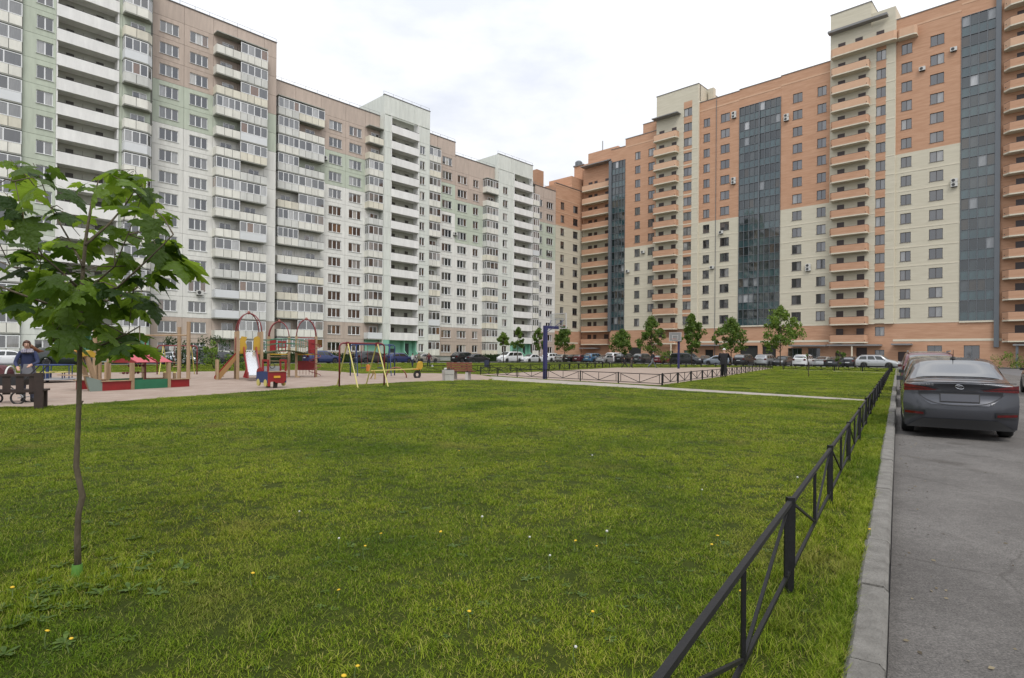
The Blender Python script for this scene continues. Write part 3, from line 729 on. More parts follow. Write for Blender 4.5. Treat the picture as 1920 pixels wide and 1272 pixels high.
# balconies
def rbal_mesh(w_, p, c, ph, m):
    t = .13
    pl = [(0, 0), (0, -p + c), (c, -p), (w_ - c, -p), (w_, -p + c), (w_, 0), (w_ - t, 0), (w_ - t, -p + c + .05), (w_ - c - .06, -p + t), (c + .06, -p + t), (t, -p + c + .05), (t, 0)]
    return MB().prism(pl, 0, ph, 'z').mesh('balcony', m)
def rslab_mesh(w_, p, c): return MB().prism([(0, 0), (0, -p + c), (c, -p), (w_ - c, -p), (w_, -p + c), (w_, 0)], -.2, -.004, 'z').mesh('slab', M_strip)
def rcap_mesh(w_, p, c):
    pl = [(0, 0), (0, -p + c), (c, -p), (w_ - c, -p), (w_, -p + c), (w_, 0), (w_ - .05, 0), (w_ - .05, -p + c + .02), (w_ - c - .02, -p + .05), (c + .02, -p + .05), (.05, -p + c + .02), (.05, 0)]
    return MB().prism(pl, 0, .05, 'z').mesh('cap', M_dark)
def brick_balconies(u0, u1, y, p, c, k0, k1, doors, ph=1.15, step=None, light_top=3):
    w_ = u1 - u0; me = rbal_mesh(w_, p, c, ph, M_or); sm = rslab_mesh(w_, p, c); cm = rcap_mesh(w_, p, c)
    for k in range(k0, k1 + 1):
        o = ob('balcony', me, RBK, (u0, y, rz(k)), 0, M_or2 if k > k1 - light_top else None)
        ob('slab', sm, o); ob('cap', cm, o, (0, 0, ph + .002))
        for a, wd in doors: 
            ob('balcony_door', box_mesh('balcony_door', wd, .06, 2.25, M_balc_door), o, (a - u0, -.03, .02))
        for a in (.25, w_ - .25): ob('drain_hole', box_mesh('drain_hole', .12, .03, .12, M_dark), o, (a - .06, -p - .012, .12))
    return me
# b1 with cream penthouse
yb = -.45
brick_wall(-26.6, -20.5, yb, ZB, 56.1, M_cr, [], []); 
for k in range(1, 14): course(-21.2, -17.2, rz(k), yb)
rows = [(rz(k) + WS, rz(k) + WT) for k in range(1, 16)]
brick_wall(-20.5, -17.2, yb, ZB, 56.1, M_cr, [(-20.32, -18.56)], rows)
for r in rows:
    rwin(-20.32, -18.56, r[0], r[1], yb)
    mk('spandrel', MB().box(-20.34, -18.54, yb - .025, yb + .1, r[1] + .04, r[1] + HR - (WT - WS) - .04), M_or, RBK)
mk('bay_side', MB().box(-17.3, -17.15, yb + .02, .5, ZB, 56.1), M_strip, RBK)
mk('penthouse', MB().box(-26.65, -17.15, yb + .36, 9, 52.8, 56.1), M_cream_r, RBK)
mk('roof_coping', MB().box(-26.7, -17.1, yb - .08, 9.1, 56.1, 56.22), M_roofmet, RBK)
mk('balcony_roof', MB().box(-26.9, -21.0, yb - 1.6, yb, rz(15) + 1.6, rz(15) + 1.78), M_canopy, RBK)
brick_balconies(-26.75, -21.4, yb, 1.3, .3, 0, 14, [(-25.9, 1.15), (-23.0, 1.05)])
mk('roof_vent', MB().cbox(-16.2, 3.5, 54.2, 1.1, 1.1, 3.6), M_cream_r, RBK)
# b2 with higher penthouse
brick_wall(6.98, 13.1, -.35, ZB, 60.4, M_cr, [], [])
for k in range(1, 16): course(13.1, 13.92, rz(k), -.35); course(15.29, 16.6, rz(k), -.35)
rows = [(rz(k) + WS, rz(k) + WT) for k in range(1, 16)]
brick_wall(13.1, 16.6, -.35, ZB, 56.1, M_cr, [(13.92, 15.29)], rows)
for r in rows:
    rwin(13.92, 15.29, r[0], r[1], -.35)
    mk('spandrel', MB().box(13.90, 15.31, -.38, -.25, r[1] + .04, r[1] + HR - (WT - WS) - .04), M_or, RBK)
mk('bay_side', MB().box(16.5, 16.65, -.33, .4, ZB, 56.1), M_strip, RBK)
mk('penthouse', MB().box(6.95, 13.15, 0, 9, 52.0, 60.4), M_cream_r, RBK)
mk('penthouse', MB().box(13.15, 16.5, 0, 9, 52.0, 58.5), M_cream_r, RBK)
mk('roof_coping', MB().box(6.9, 13.2, -.43, 9.1, 60.4, 60.52), M_roofmet, RBK)
mk('penthouse_canopy', MB().box(6.8, 15.6, -1.5, -.36, 56.9, 57.25), M_canopy, RBK)
mk('roof_vent', MB().cbox(9.2, 2.5, 60.9, .9, .9, 1.2), M_dark, RBK)
brick_balconies(7.35, 13.05, -.35, 1.35, .3, 0, 15, [(8.2, 1.1), (11.3, 1.1)])
o = ob('balcony', rbal_mesh(9.6, 1.35, .3, 1.25, M_or2), RBK, (7.35, -.35, rz(16) + .2)); ob('slab', rslab_mesh(9.6, 1.35, .3), o)
o = ob('balcony', rbal_mesh(2.6, 1.35, .3, 1.25, M_or2), RBK, (17.0, -.02, rz(16) + .2)); ob('slab', rslab_mesh(2.6, 1.35, .3), o)
for a in (8.2, 10.8, 13.9): ob('balcony_door', box_mesh('balcony_door', 1.1, .06, 2.25, M_balc_door), RBK, (a, -.40, rz(16) + .4))
# b3, cut by the right edge of the picture
brick_wall(29.85, 75, 0, ZB, 57.3, M_or, [], [])
brick_balconies(30.2, 37.4, 0, 1.5, .75, 0, 16, [(31.6, 1.4), (34.6, 1.2)], 1.1)
for uu in (40, 44.5, 49, 53.5, 58, 62.5, 67): 
    for k in range(1, 16): rwin(uu, uu + 1.6, rz(k) + WS, rz(k) + WT, -.16)
# b0: recessed corner column; E: the wing that meets the pale block
brick_wall(-48.2, -38.6, 2.9, 0, rz(9), M_cr, [], []); brick_wall(-48.2, -38.6, 2.9, rz(9), 47.2, M_or, [], [])
brick_wall(-48.2, -38.6, 2.88, 0, ZB, M_or, [], [])
me_ = brick_balconies(-47.6, -39.6, 2.9, 1.6, .25, 0, 12, [(-46.6, 1.1), (-44.9, .9), (-41.8, 1.2)], 1.15, light_top=2)
mk('balcony_roof', MB().box(-47.8, -39.2, 1.1, 2.95, rz(14) - .3, rz(14) - .1), M_canopy, RBK)
mk('penthouse', MB().box(-47.0, -38.6, 3.2, 10, 44, 49.6), M_or, RBK)
def wing(za, zb, m, wins, rows):
    xs = sorted({-7.43, 2.95, *[a for w_ in wins for a in w_]}); zs = sorted({za, zb, *[a for r in rows for a in r]})
    wi = {xs.index(a) for a, b in wins}; rj = {zs.index(a) for a, b in rows}
    return mk('wing_wall', MB().slab(xs, zs, lambda i, j: i in wi and j in rj, 0, .35), m, RBK, (-48.2, 0, 0), pi / 2)
WW = [(-5.65, -4.3), (-.95, .9)]
rc = [(rz(k) + WS, rz(k) + WT) for k in range(1, 9)]; ro = [(rz(k) + WS, rz(k) + WT) for k in range(9, 11)]
wing(0, ZB, M_or, [], []); wing(ZB, rz(9), M_cr, WW, rc); wing(rz(9), 40.6, M_or, WW, ro)
for r in rc + ro:
    for a, b in WW:
        o = window(RBK, 0, b - a, r[0], r[1], 0, 2, M_wfR, M_winR, .07, .09, M_sillR)
        o.location = (-48.2 - .13, a, r[0]); o.rotation_euler = (0, 0, pi / 2)
for k in range(1, 13): mk('string_course', MB().box(-48.3, -48.16, -7.43, 1.25, rz(k) - .1, rz(k) + .1), M_strip if k < 9 else M_or2, RBK)
mk('string_course', MB().box(-48.3, -48.16, -7.43, 1.25, 4.0, 4.3), M_strip, RBK)
mk('wing_core', MB().box(-60, -48.55, -7.40, 15, 0, 40.4), M_or, RBK)
mk('roof_coping', MB().box(-48.8, -48.1, -7.45, 2.9, 40.6, 40.72), M_roofmet, RBK)
mk('wing_block', MB().box(-56, -49.0, -.6, 8, 40, 43.9), M_or, RBK)
mk('chimney', MB().box(-51.8, -49.2, 4.0, 7.2, 43, 47.6), M_or, RBK)
mk('chimney_cap', MB().box(-52.0, -49.0, 3.8, 7.4, 47.6, 47.9), M_roofmet, RBK)
mk('roof_fan', MB().lathe([(.5, 0), (.9, .2), (.9, 1.0), (.6, 1.3), (.1, 1.4)], 12, (-51.2, 5.0, 47.9)), M_alu, RBK)
mk('roof_pipe', MB().cyl(-43, 3.4, 49, 51.8, .12, 8), M_rail, RBK)
# entrance canopies and recessed porches
for a_, b_, z_ in ((-17.2, -11.5, 3.35), (1.0, 7.0, 3.2), (7.2, 15.0, 3.25), (16.6, 19.2, 3.35), (31.5, 40, 3.2), (-47, -42.8, 2.8)):
    yy = -2.0 if a_ != -47 else .2
    mk('canopy', MB().box(a_, b_, yy, yy + 2.0 if a_ != -47 else 2.8, z_, z_ + .25), M_canopy, RBK)
mk('porch_column', MB().box(10.9, 11.1, -1.9, -1.7, 0, 3.25), M_strip, RBK)
mk('porch_column', MB().box(-22.2, -22.0, -1.9, -1.7, 0, 3.7), M_strip, RBK)
mk('porch_column', MB().box(31.8, 32.1, -1.8, -1.5, 0, 3.2), M_alu, RBK)

# ------------------------------------------------------------------ air conditioners hung on the walls
M_ac = mat('ac_case', (.60, .60, .57), .5); M_acd = mat('ac_grille', (.05, .05, .05), .6)
def aircon(label, block, u, y, z, two=False):
    P0, ang = (PL, pi / 2 - TH) if block == 'L' else (PR, -TH); d = Vector((cos(ang), sin(ang))); n_ = Vector((-sin(ang), cos(ang))); p = P0 + d * u + n_ * y
    r = empty('air_conditioner', (p.x, p.y, z), ang); tag(r, label, 'air conditioner', 'air conditioners on the walls')
    for k in range(2 if two else 1):
        mk('casing', MB().box(-.42, .42, -.42, -.10, k * .64, k * .64 + .58), M_ac, r); mk('fan_grille', MB().tube([(-.10, -.425, k * .64 + .29), (-.10, -.435, k * .64 + .29)], .23, 16), M_acd, r)
    mk('bracket', MB().box(-.35, .35, -.42, .0, -.06, -.01), M_acd, r)
aircon('white air conditioner right of the top wide window by the nearest bay', 'L', -60.0, -2.25, 41.6)
aircon('air conditioner low on the brown panel above the swing', 'L', -53.6, -2.2, 8.9)
aircon('dark air conditioner right of the middle balconies under the brown band', 'L', -34.6, 0, 31.8)
aircon('air conditioner mid-height between the two stair towers', 'L', -7.4, 0, 24.0)
aircon('air conditioner on the last pale bay beside the brick wing', 'L', 20.6, 0, 24.2)
aircon('two stacked air conditioners high between window and broad glass bay', 'R', -10.0, 0, 47.3, True)
aircon('two stacked air conditioners mid-height left of the broad glass bay', 'R', -10.0, 0, 34.6, True)
aircon('two stacked air conditioners on orange brick right of the broad glass bay', 'R', -.3, 0, 44.2, True)
aircon('single air conditioner below a cream-storey window left of the glass bay', 'R', -12.4, 0, 25.3)
aircon('single air conditioner with small roof on the cream wall by the downpipe', 'R', -14.2, 0, 18.6)
aircon('two stacked air conditioners between two cream-storey windows', 'R', 3.6, 0, 16.6, True)
aircon('high air conditioner between two windows on the tallest orange wall', 'R', 20.2, 0, 46.7)
aircon('high air conditioner beside the right-hand glass bay', 'R', 24.2, 0, 48.4)
aircon('two stacked air conditioners on cream brick beside the right-hand glass bay', 'R', 24.4, 0, 27.6, True)
aircon('round dark air conditioner left of the orange balconies, cream storeys', 'R', -29.8, 0, 23.4)
aircon('air conditioner beside the narrow glass bay, cream storeys', 'R', -33.6, 0, 19.6)

# ------------------------------------------------------------------ low black fences
M_fence = mat('fence_black', (.009, .009, .010), .55, .25, 8, spec=.3, bump=.1, bscale=40)
def fence(label, pts, sp=2.4, hh=.50, z0=LZ, group=None, post_w=.036, rw=.018):
    """runs of: post, end uprights, top and bottom rail, middle upright, two braces falling to its foot"""
    a = Vector(pts[0]); root = empty('fence', (a.x, a.y, z0)); tag(root, label, 'fence', group)
    rr = R_(len(label))
    def B(nm, p, q, w_, wz=None):
        mb = MB(); mb.bar((p[0] - a.x, p[1] - a.y, p[2]), (q[0] - a.x, q[1] - a.y, q[2]), w_, wz); mk(nm, mb, M_fence, root)
    for i in range(len(pts) - 1):
        p, q = Vector(pts[i]), Vector(pts[i + 1]); d = (q - p); L_ = d.length; d.normalize(); n_ = max(1, round(L_ / sp)); st = L_ / n_
        for k in range(n_ + (1 if i == len(pts) - 2 else 0)):
            c = p + d * st * k
            jz = rr.uniform(-.016, .016)
            B('post', (c.x, c.y, -.05), (c.x + rr.uniform(-.01, .01), c.y + rr.uniform(-.01, .01), hh + .035 + jz), post_w)
            if k == n_: break
            e0 = c + d * .14; e1 = c + d * (st - .14); m_ = c + d * st / 2; zb = .11 + jz; zt = hh + jz * .6
            B('top_rail', (c.x, c.y, zt), ((c + d * st).x, (c + d * st).y, zt), rw + .006)
            B('bottom_rail', (c.x, c.y, zb), ((c + d * st).x, (c + d * st).y, zb), rw)
            for e in (e0, e1, m_): B('upright', (e.x, e.y, zb), (e.x, e.y, zt - .02), rw - .002)
            B('brace', (e0.x, e0.y, zt - .03), (m_.x - d.x * .02, m_.y - d.y * .02, zb + .02), rw - .004)
            B('brace', (e1.x, e1.y, zt - .03), (m_.x + d.x * .02, m_.y + d.y * .02, zb + .02), rw - .004)
    return root
fence('low black metal fence running along the kerb of the road', [rp(1.25, -.50)[:2], rp(1.25 + 2.39 * 31, -.53)[:2]], 2.39)
fence('low black fence along the front of the ball court, beside the path', [(6.5, 25.6), (.3, 33.2), (-2.0, 37.6)], 2.3, rw=.026, post_w=.055)
fence('low black fence along the right side of the ball court, behind the man', [(6.55, 25.75), (13.0, 36.8), (20.4, 50.2), (28.0, 63.6)], 2.35, rw=.026, post_w=.055)
fence('low black fence along the far left edge of the ball court', [(-6.3, 40.3), (-3.2, 41.2), (3.0, 48.0), (10.2, 61.9)], 2.4, rw=.034, post_w=.07)
fence('low black fence behind the court, in front of the row of cars', [(10.5, 62.3), (17.0, 63.6), (29.6, 71.8)], 2.4, rw=.034, post_w=.07)
fence('low black fence across the far lawn at the right', [(26.3, 57.4), (33.0, 51.4)], 2.3, rw=.034, post_w=.07)

# ------------------------------------------------------------------ cars
M_tyre = mat('tyre_rubber', (.018, .018, .018), .8, .2, 8)
M_rim = mat('rim_alloy', (.42, .42, .43), .35, metal=.8)
M_cglass = mat('car_glass', (.018, .022, .022), .04, ior=1.75)
M_cglass_l = mat('car_rear_glass', (.03, .034, .038), .02, ior=2.9)
M_tail = mat('tail_lamp', (.095, .004, .005), .15, .3, 14, coat=.6)
M_head = mat('head_lamp', (.55, .57, .60), .1, coat=1)
M_plast = mat('black_plastic', (.022, .022, .023), .6)
M_plate = mat('number_plate', (.55, .56, .57), .5)
M_chrome = mat('chrome', (.65, .66, .68), .12, metal=1)
def paint(nm, c, metal=.45): return mat('paint_' + nm, c, .32, metal=metal, coat=.8)
def smooth_line(P, x):
    if x <= P[0][0]: return P[0][1]
    for (x0, y0), (x1, y1) in zip(P, P[1:]):
        if x <= x1:
            t = (x - x0) / (x1 - x0); return y0 + (y1 - y0) * t
    return P[-1][1]
class Car:
    """body of revolution-free loft: sections along x, front at +x"""
    def __init__(s, L, W, top, belt, sill, axles, wr=.30, roofw=.80, xs=None, wind=None, rear=None, side=None, rbulge=None, fbulge=.22, arch=None, noses=(.86, .88)):
        s.L, s.W, s.top, s.belt, s.sill, s.ax, s.wr, s.roofw = L, W, top, belt, sill, axles, wr, roofw
        s.wind, s.rear, s.side = wind, rear, side; s.rb = rbulge; s.fb = fbulge; s.arch = arch or wr + .055; s.noses = noses
    def zt(s, x): # smoothed top line
        d = .07; return sum(smooth_line(s.top, x + k * d) * w_ for k, w_ in ((-2, .1), (-1, .2), (0, .4), (1, .2), (2, .1)))
    def hw(s, x):
        h = s.L / 2; t = x / h; n_ = s.noses[1] if t > 0 else s.noses[0]
        return s.W / 2 * (1 - (1 - n_) * abs(t) ** 3.2)
    def zb(s, x):
        z = s.sill
        for a in s.ax:
            if abs(x - a) < s.arch: z = max(z, s.wr + sqrt(s.arch ** 2 - (x - a) ** 2))
        return z
    def roof(s, x, a):
        w_ = s.rw(x); return w_ * a, s.zt(x) - s.drop(x) * abs(a) ** 4
    def cab(s, x): # 0 on bonnet and boot, 1 in the cabin
        zt, b = s.zt(x), smooth_line(s.belt, x); return max(0, min(1, (zt - b) / .38))
    def rw(s, x): c = s.cab(x); return s.hw(x) * (s.roofw * c + .93 * (1 - c))
    def drop(s, x): c = s.cab(x); return .075 * c + .05 * (1 - c)
    def section(s, x):
        h = s.hw(x); zb = s.zb(x); zt = s.zt(x); b = min(smooth_line(s.belt, x), zt - s.drop(x) - .02)
        zm = max(.62, zb + .05); zm = min(zm, b - .05)
        pts = [(0, zb), (h * .9, zb), (h * .965, zb + .015), (h * .985, zb + (zm - zb) * .4), (h, zm), (h * .995, zm + (b - zm) * .45), (h * .97, zm + (b - zm) * .8), (h * .945, b)]
        e = s.roof(x, 1.0)
        for f in (.25, .5, .75): pts.append((h * .945 + (e[0] - h * .945) * f + .012 * sin(pi * f), b + (e[1] - b) * f))
        for a in (1.0, .93, .82, .66, .45, .22, 0): pts.append(s.roof(x, a))
        return pts
    def side_pt(s, x, f, off=.007):
        h = s.hw(x); b = smooth_line(s.belt, x); e = s.roof(x, 1.0)
        return (h * .945 + (e[0] - h * .945) * f + .012 * sin(pi * f) + off, b + (e[1] - b) * f + off * .3)
    def rx(s, y, z): # rear skin
        w_ = max(.2, s.hw(-s.L / 2)); a = min(1, abs(y) / w_); return -s.L / 2 - s.rb(z) * (1 - a ** 3.0) - .02
    def body(s):
        h = s.L / 2; xs = [-h + s.L * i / 44 for i in range(45)]
        for a in s.ax:
            for k in range(-8, 9): xs.append(a + s.arch * .999 * sin(k / 8 * pi / 2))
        xs = sorted(set(round(x, 3) for x in xs if -h <= x <= h)); mb = MB(); secs = [s.section(x) for x in xs]; n_ = len(secs[0])
        ring = []
        for x, sc in zip(xs, secs): ring.append([(x, -p[0], p[1]) for p in sc[:-1]] + [(x, sc[-1][0], sc[-1][1])] + [(x, p[0], p[1]) for p in sc[-2:0:-1]])
        m_ = len(ring[0]); vs_ = [p for r in ring for p in r]
        fs = [(i * m_ + k, (i + 1) * m_ + k, (i + 1) * m_ + (k + 1) % m_, i * m_ + (k + 1) % m_) for i in range(len(xs) - 1) for k in range(m_)]
        mb.add(vs_, fs)
        # rounded ends: rows pair left and right at one height
        cols = 14
        for sc, x, sg in ((secs[0], xs[0], -1), (secs[-1], xs[-1], 1)):
            vs_ = []; rows = sc
            for y_, z_ in rows:
                for c in range(cols + 1):
                    a = -1 + 2 * c / cols
                    bl = (s.rb(z_) if sg < 0 else s.fb * (1 - ((z_ - .5) / .9) ** 2 * .6)) * (1 - abs(a) ** 3.0)
                    if z_ > rows[-1][1] - .02: bl *= .35
                    vs_.append((x + sg * bl, a * y_, z_))
            k = cols + 1
            fs = [(i * k + c, i * k + c + 1, (i + 1) * k + c + 1, (i + 1) * k + c) for i in range(len(rows) - 1) for c in range(cols)]
            if sg > 0: pass
            else: fs = [f[::-1] for f in fs]
            mb.add(vs_, fs)
        return mb
    def grid(s, nu, nv, fn):
        vs_ = [fn(i / nu, j / nv) for i in range(nu + 1) for j in range(nv + 1)]
        k = nv + 1; return MB().add(vs_, [(i * k + j, (i + 1) * k + j, (i + 1) * k + j + 1, i * k + j + 1) for i in range(nu) for j in range(nv)])
    def top_glass(s, x0, x1, a=.9, off=.008, na=10):
        def fn(u, v):
            x = x0 + (x1 - x0) * u; aa = -a + 2 * a * v; y, z = s.roof(x, abs(aa)); return (x, y * (1 if aa > 0 else -1), z + off)
        return s.grid(8, na, fn)
    def side_glass(s, sg, r0, r1, f0, f1, fl=.12, fh=.88):
        """between two pillar lines r=(x at belt, x at roof), f = fractions along the car"""
        def fn(u, v):
            f = fl + (fh - fl) * v; a = r0[0] + (r0[1] - r0[0]) * f; b = r1[0] + (r1[1] - r1[0]) * f; x = a + (b - a) * (f0 + (f1 - f0) * u)
            y, z = s.side_pt(x, f); return (x, sg * y, z)
        return s.grid(6, 4, fn)
    def patch(s, y0, y1, z0, z1, off=.012, shear=0, taper=1.0):
        def fn(u, v):
            z = z0 + (z1 - z0) * v; zc = (z0 + z1) / 2; t = 1 + (taper - 1) * u; y = y0 + (y1 - y0) * u; wm_ = s.hw(-s.L / 2) * .985; y = max(-wm_, min(wm_, y)); zz = zc + (z - zc) * t + shear * u
            return (s.rx(y, zz) - off, y, zz)
        return s.grid(5, 3, fn)
def wheel_mesh(r, w_):
    p = [(r * .62, -w_ / 2), (r * .9, -w_ / 2), (r * .985, -w_ * .38), (r, -w_ * .2), (r, w_ * .2), (r * .985, w_ * .38), (r * .9, w_ / 2), (r * .62, w_ / 2)]
    return MB().lathe(p, 24).mesh('wheel', M_tyre, True)
def rim_mesh(r, w_):
    mb = MB(); R0 = r * .64; n_ = 40
    vs_ = []; 
    for k in range(n_):
        a = 2 * pi * k / n_; sp = .5 + .5 * cos(5 * a * 1.0)
        vs_.append((R0 * cos(a), R0 * sin(a), w_ / 2 + .004)); vs_.append((R0 * .88 * cos(a), R0 * .88 * sin(a), w_ / 2 - .006 - .03 * (sp < .45)))
        vs_.append((R0 * .35 * cos(a), R0 * .35 * sin(a), w_ / 2 - .008 - .02 * (sp < .3)))
    vs_.append((0, 0, w_ / 2))
    fs = []
    for k in range(n_):
        j = (k + 1) % n_; fs += [(3 * k, 3 * j, 3 * j + 1, 3 * k + 1), (3 * k + 1, 3 * j + 1, 3 * j + 2, 3 * k + 2), (3 * k + 2, 3 * j + 2, len(vs_) - 1)]
    mb.add(vs_, fs); return mb.mesh('rim', M_rim)
def rb_std(z): return .10 + .06 * max(0, 1 - abs(z - .5) / .35)
def assemble(c, name, taillights, plate_z=.72, headl=(.62, .76), roofrails=False, nwin=2, extra=None, rear_plastic=True, front_plate=True):
    root = empty(name, (0, 0, 0)); P0 = paint('base', (.3, .3, .3))
    mk('body', c.body(), P0, root, smooth=True)
    h = c.L / 2
    if c.wind: mk('windscreen', c.top_glass(c.wind[0], c.wind[1]), M_cglass, root, smooth=True)
    if c.rear: mk('rear_window', c.top_glass(c.rear[0], c.rear[1], .86), M_cglass_l, root, smooth=True)
    for sg in (-1, 1):
        for i in range(nwin):
            g = .025
            mk('side_window', c.side_glass(sg, c.side[0], c.side[1], i / nwin + (g if i else 0), (i + 1) / nwin - (g if i < nwin - 1 else 0)), M_cglass, root, smooth=True)
        for (y0, y1, z0, z1, sh, tp) in taillights: mk('tail_light', c.patch(sg * y0, sg * y1, z0, z1, .012, sh, tp), M_tail, root, smooth=True)
        hx = h - .02; w_ = c.hw(h)
        def fh(u, v):
            y = w_ * (.45 + .52 * u); a = y / w_; z = headl[0] + (headl[1] - headl[0]) * v + .03 * u
            return (h + c.fb * (1 - ((z - .5) / .9) ** 2 * .6) * (1 - abs(a) ** 3) + .012, sg * y, z)
        mk('headlight', c.grid(5, 2, fh), M_head, root, smooth=True)
        mx_ = c.wind[0] - .25 if c.wind[0] > c.wind[1] else c.wind[1]
        zmz = smooth_line(c.belt, mx_) + .06; mk('mirror', MB().prism([(-.04, -.04), (.07, -.035), (.05, .05), (-.04, .06)], sg * (c.hw(mx_) * .94), sg * (c.hw(mx_) * .94 + .13), 'y'), P0, root, (mx_, 0, zmz))
        for z_, a0, a1 in ((smooth_line(c.belt, 0) - .13, -.15, .03),):
            for xd in (.1, -.75): mk('door_handle', MB().cbox(xd, sg * (c.hw(xd) * .992 + .008), z_, .16, .03, .025), P0, root)
    mk('number_plate', c.patch(-.26, .26, plate_z - .055, plate_z + .055, .02), M_plate, root)
    if rear_plastic: mk('lower_bumper', c.patch(-c.hw(-h) * .86, c.hw(-h) * .86, c.sill + .0, c.sill + .15, .006), M_plast, root, smooth=True)
    if front_plate: mk('grille', MB().cbox(h + c.fb * .93, 0, .42, .05, .95, .14), M_plast, root)
    wm = cached(('wm', c.wr), lambda: wheel_mesh(c.wr, .21)); rm = cached(('rm', c.wr), lambda: rim_mesh(c.wr, .21))
    for a in c.ax:
        for sg in (-1, 1):
            o = ob('wheel', wm, root, (a, sg * (c.W / 2 - .125), c.wr), (-sg * pi / 2, 0, 0)); ob('rim', rm, o)
    mk('underbody', MB().box(-h + .25, h - .25, -c.W / 2 + .24, c.W / 2 - .24, .17, .5), M_plast, root)
    if roofrails:
        for sg in (-1, 1): mk('roof_rail', MB().bar((c.rear[1] + .25, sg * c.W * .36, c.zt(0) - .0), (c.wind[1] - .25, sg * c.W * .36, c.zt(0) - .0), .035, .05), M_rail, root)
    if extra: extra(root, c)
    return root
def recolour(root, pm):
    for ch in root.children:
        if ch.name.split('.')[0] in ('body', 'mirror', 'door_handle', 'boot_lid'):
            ch.material_slots[0].link = 'OBJECT'; ch.material_slots[0].material = pm

sedan = Car(4.40, 1.73, [(-2.3, .92), (-2.2, 1.045), (-1.95, 1.06), (-1.62, 1.075), (-.95, 1.385), (-.45, 1.455), (.1, 1.455), (.45, 1.42), (1.25, 1.0), (1.7, .92), (2.1, .80), (2.25, .66)],
    [(-2.2, .93), (-1.4, .945), (1.2, .90), (2.2, .70)], .20, (-1.30, 1.30), .31, .74, wind=(1.16, .42), rear=(-1.60, -.90), side=((-1.42, -.82), (1.02, .30)),
    noses=(.955, .88), rbulge=lambda z: .06 + .10 * max(0, 1 - abs(z - .50) / .30) + .07 * max(0, 1 - abs(z - 1.03) / .12))
suv = Car(4.45, 1.82, [(-2.27, .95), (-2.2, 1.20), (-2.05, 1.42), (-1.85, 1.60), (-1.5, 1.655), (-.6, 1.69), (.2, 1.68), (.55, 1.63), (1.2, 1.13), (1.7, 1.05), (2.1, .93), (2.28, .72)],
    [(-2.2, 1.07), (1.2, 1.02), (2.2, .82)], .27, (-1.32, 1.33), .345, .80, wind=(1.12, .52), rear=(-2.16, -1.90), side=((-1.92, -1.72), (.98, .40)), rbulge=rb_std, noses=(.96, .88))
hatch = Car(4.0, 1.70, [(-2.05, .9), (-2.0, 1.08), (-1.85, 1.25), (-1.55, 1.42), (-1.2, 1.475), (-.4, 1.50), (.2, 1.49), (.5, 1.44), (1.15, 1.03), (1.5, .95), (1.9, .83), (2.05, .66)],
    [(-2.0, .97), (1.1, .92), (2.0, .72)], .21, (-1.22, 1.22), .305, .78, wind=(1.08, .47), rear=(-1.93, -1.55), side=((-1.7, -1.4), (.95, .36)), rbulge=rb_std, noses=(.955, .86))
van = Car(4.7, 1.84, [(-2.4, 1.0), (-2.35, 1.35), (-2.2, 1.72), (-2.0, 1.82), (-.8, 1.86), (.6, 1.84), (.95, 1.76), (1.65, 1.22), (2.0, 1.08), (2.25, .92), (2.38, .72)],
    [(-2.3, 1.12), (1.4, 1.06), (2.3, .85)], .24, (-1.45, 1.5), .33, .84, wind=(1.58, .93), rear=(-2.33, -2.16), side=((-2.1, -2.0), (1.35, .78)), rbulge=rb_std, noses=(.965, .86))
TL_suv = [(.55, .82, .88, 1.12, 0, 1)]; TL_h = [(.52, .76, .80, 1.02, 0, 1)]; TL_v = [(.66, .84, .90, 1.30, 0, 1)]
A_suv = assemble(suv, 'parked_car', TL_suv, .80, (.74, .90), True, 3)
A_hat = assemble(hatch, 'parked_car', TL_h, .70, (.66, .82), False, 2)
A_van = assemble(van, 'parked_car', TL_v, .85, (.74, .92), False, 3)
TL_sed = [(.28, .80, .845, .965, -.0, 1.0)]
A_sed = assemble(sedan, 'parked_car', [(.50, .80, .82, .97, 0, 1)], .74, (.60, .74), False, 2)
PROTO = {'suv': A_suv, 'hatch': A_hat, 'van': A_van, 'sedan': A_sed}; USED = set()
PT = {k: paint(k, c, m_) for k, (c, m_) in dict(white=((.74, .75, .76), 0), silver=((.46, .47, .48), .6), black=((.012, .012, .014), .2), darkgrey=((.05, .052, .058), .5), maroon=((.10, .015, .02), .3), red=((.20, .014, .018), .2),
     blue=((.07, .16, .27), .4), navy=((.03, .045, .14), .4), beige=((.34, .33, .30), .5), ice=((.40, .45, .52), .6), graphite=((.075, .08, .085), .5), green=((.02, .03, .026), .3)).items()}
def car(kind, col, pos, heading, label, group='cars parked round the yard', sc=1.0):
    r = PROTO[kind] if kind not in USED else copy_tree(PROTO[kind]); USED.add(kind)
    r.location = (pos[0], pos[1], 0.0 if len(pos) < 3 else pos[2]); r.rotation_euler = (0, 0, heading); r.scale = (sc,) * 3
    tag(r, label, 'car', group); recolour(r, PT[col]); return r
hdL = math.atan2(dL.y, dL.x); hdR = math.atan2(dR.y, dR.x); hRD = math.atan2(RD.y, RD.x)
cL = PL.dot(nL); cR = PR.dot(dL)
def onR(x, d): # x: bearing (1/1110 units, right of the yard's centre line) of a bay on the car park line at distance d from the brick block
    k = (x - 960) / 1110; s_ = cR - d; t = (s_ * (k * dL.y - dL.x)) / (dR.x - k * dR.y); p = dL * s_ + dR * t; return (p.x, p.y)
def onL(x, d):
    k = (x - 960) / 1110; s_ = cL + d; t = (s_ * (k * nL.y - nL.x)) / (dL.x - k * dL.y); p = nL * s_ + dL * t; return (p.x, p.y)
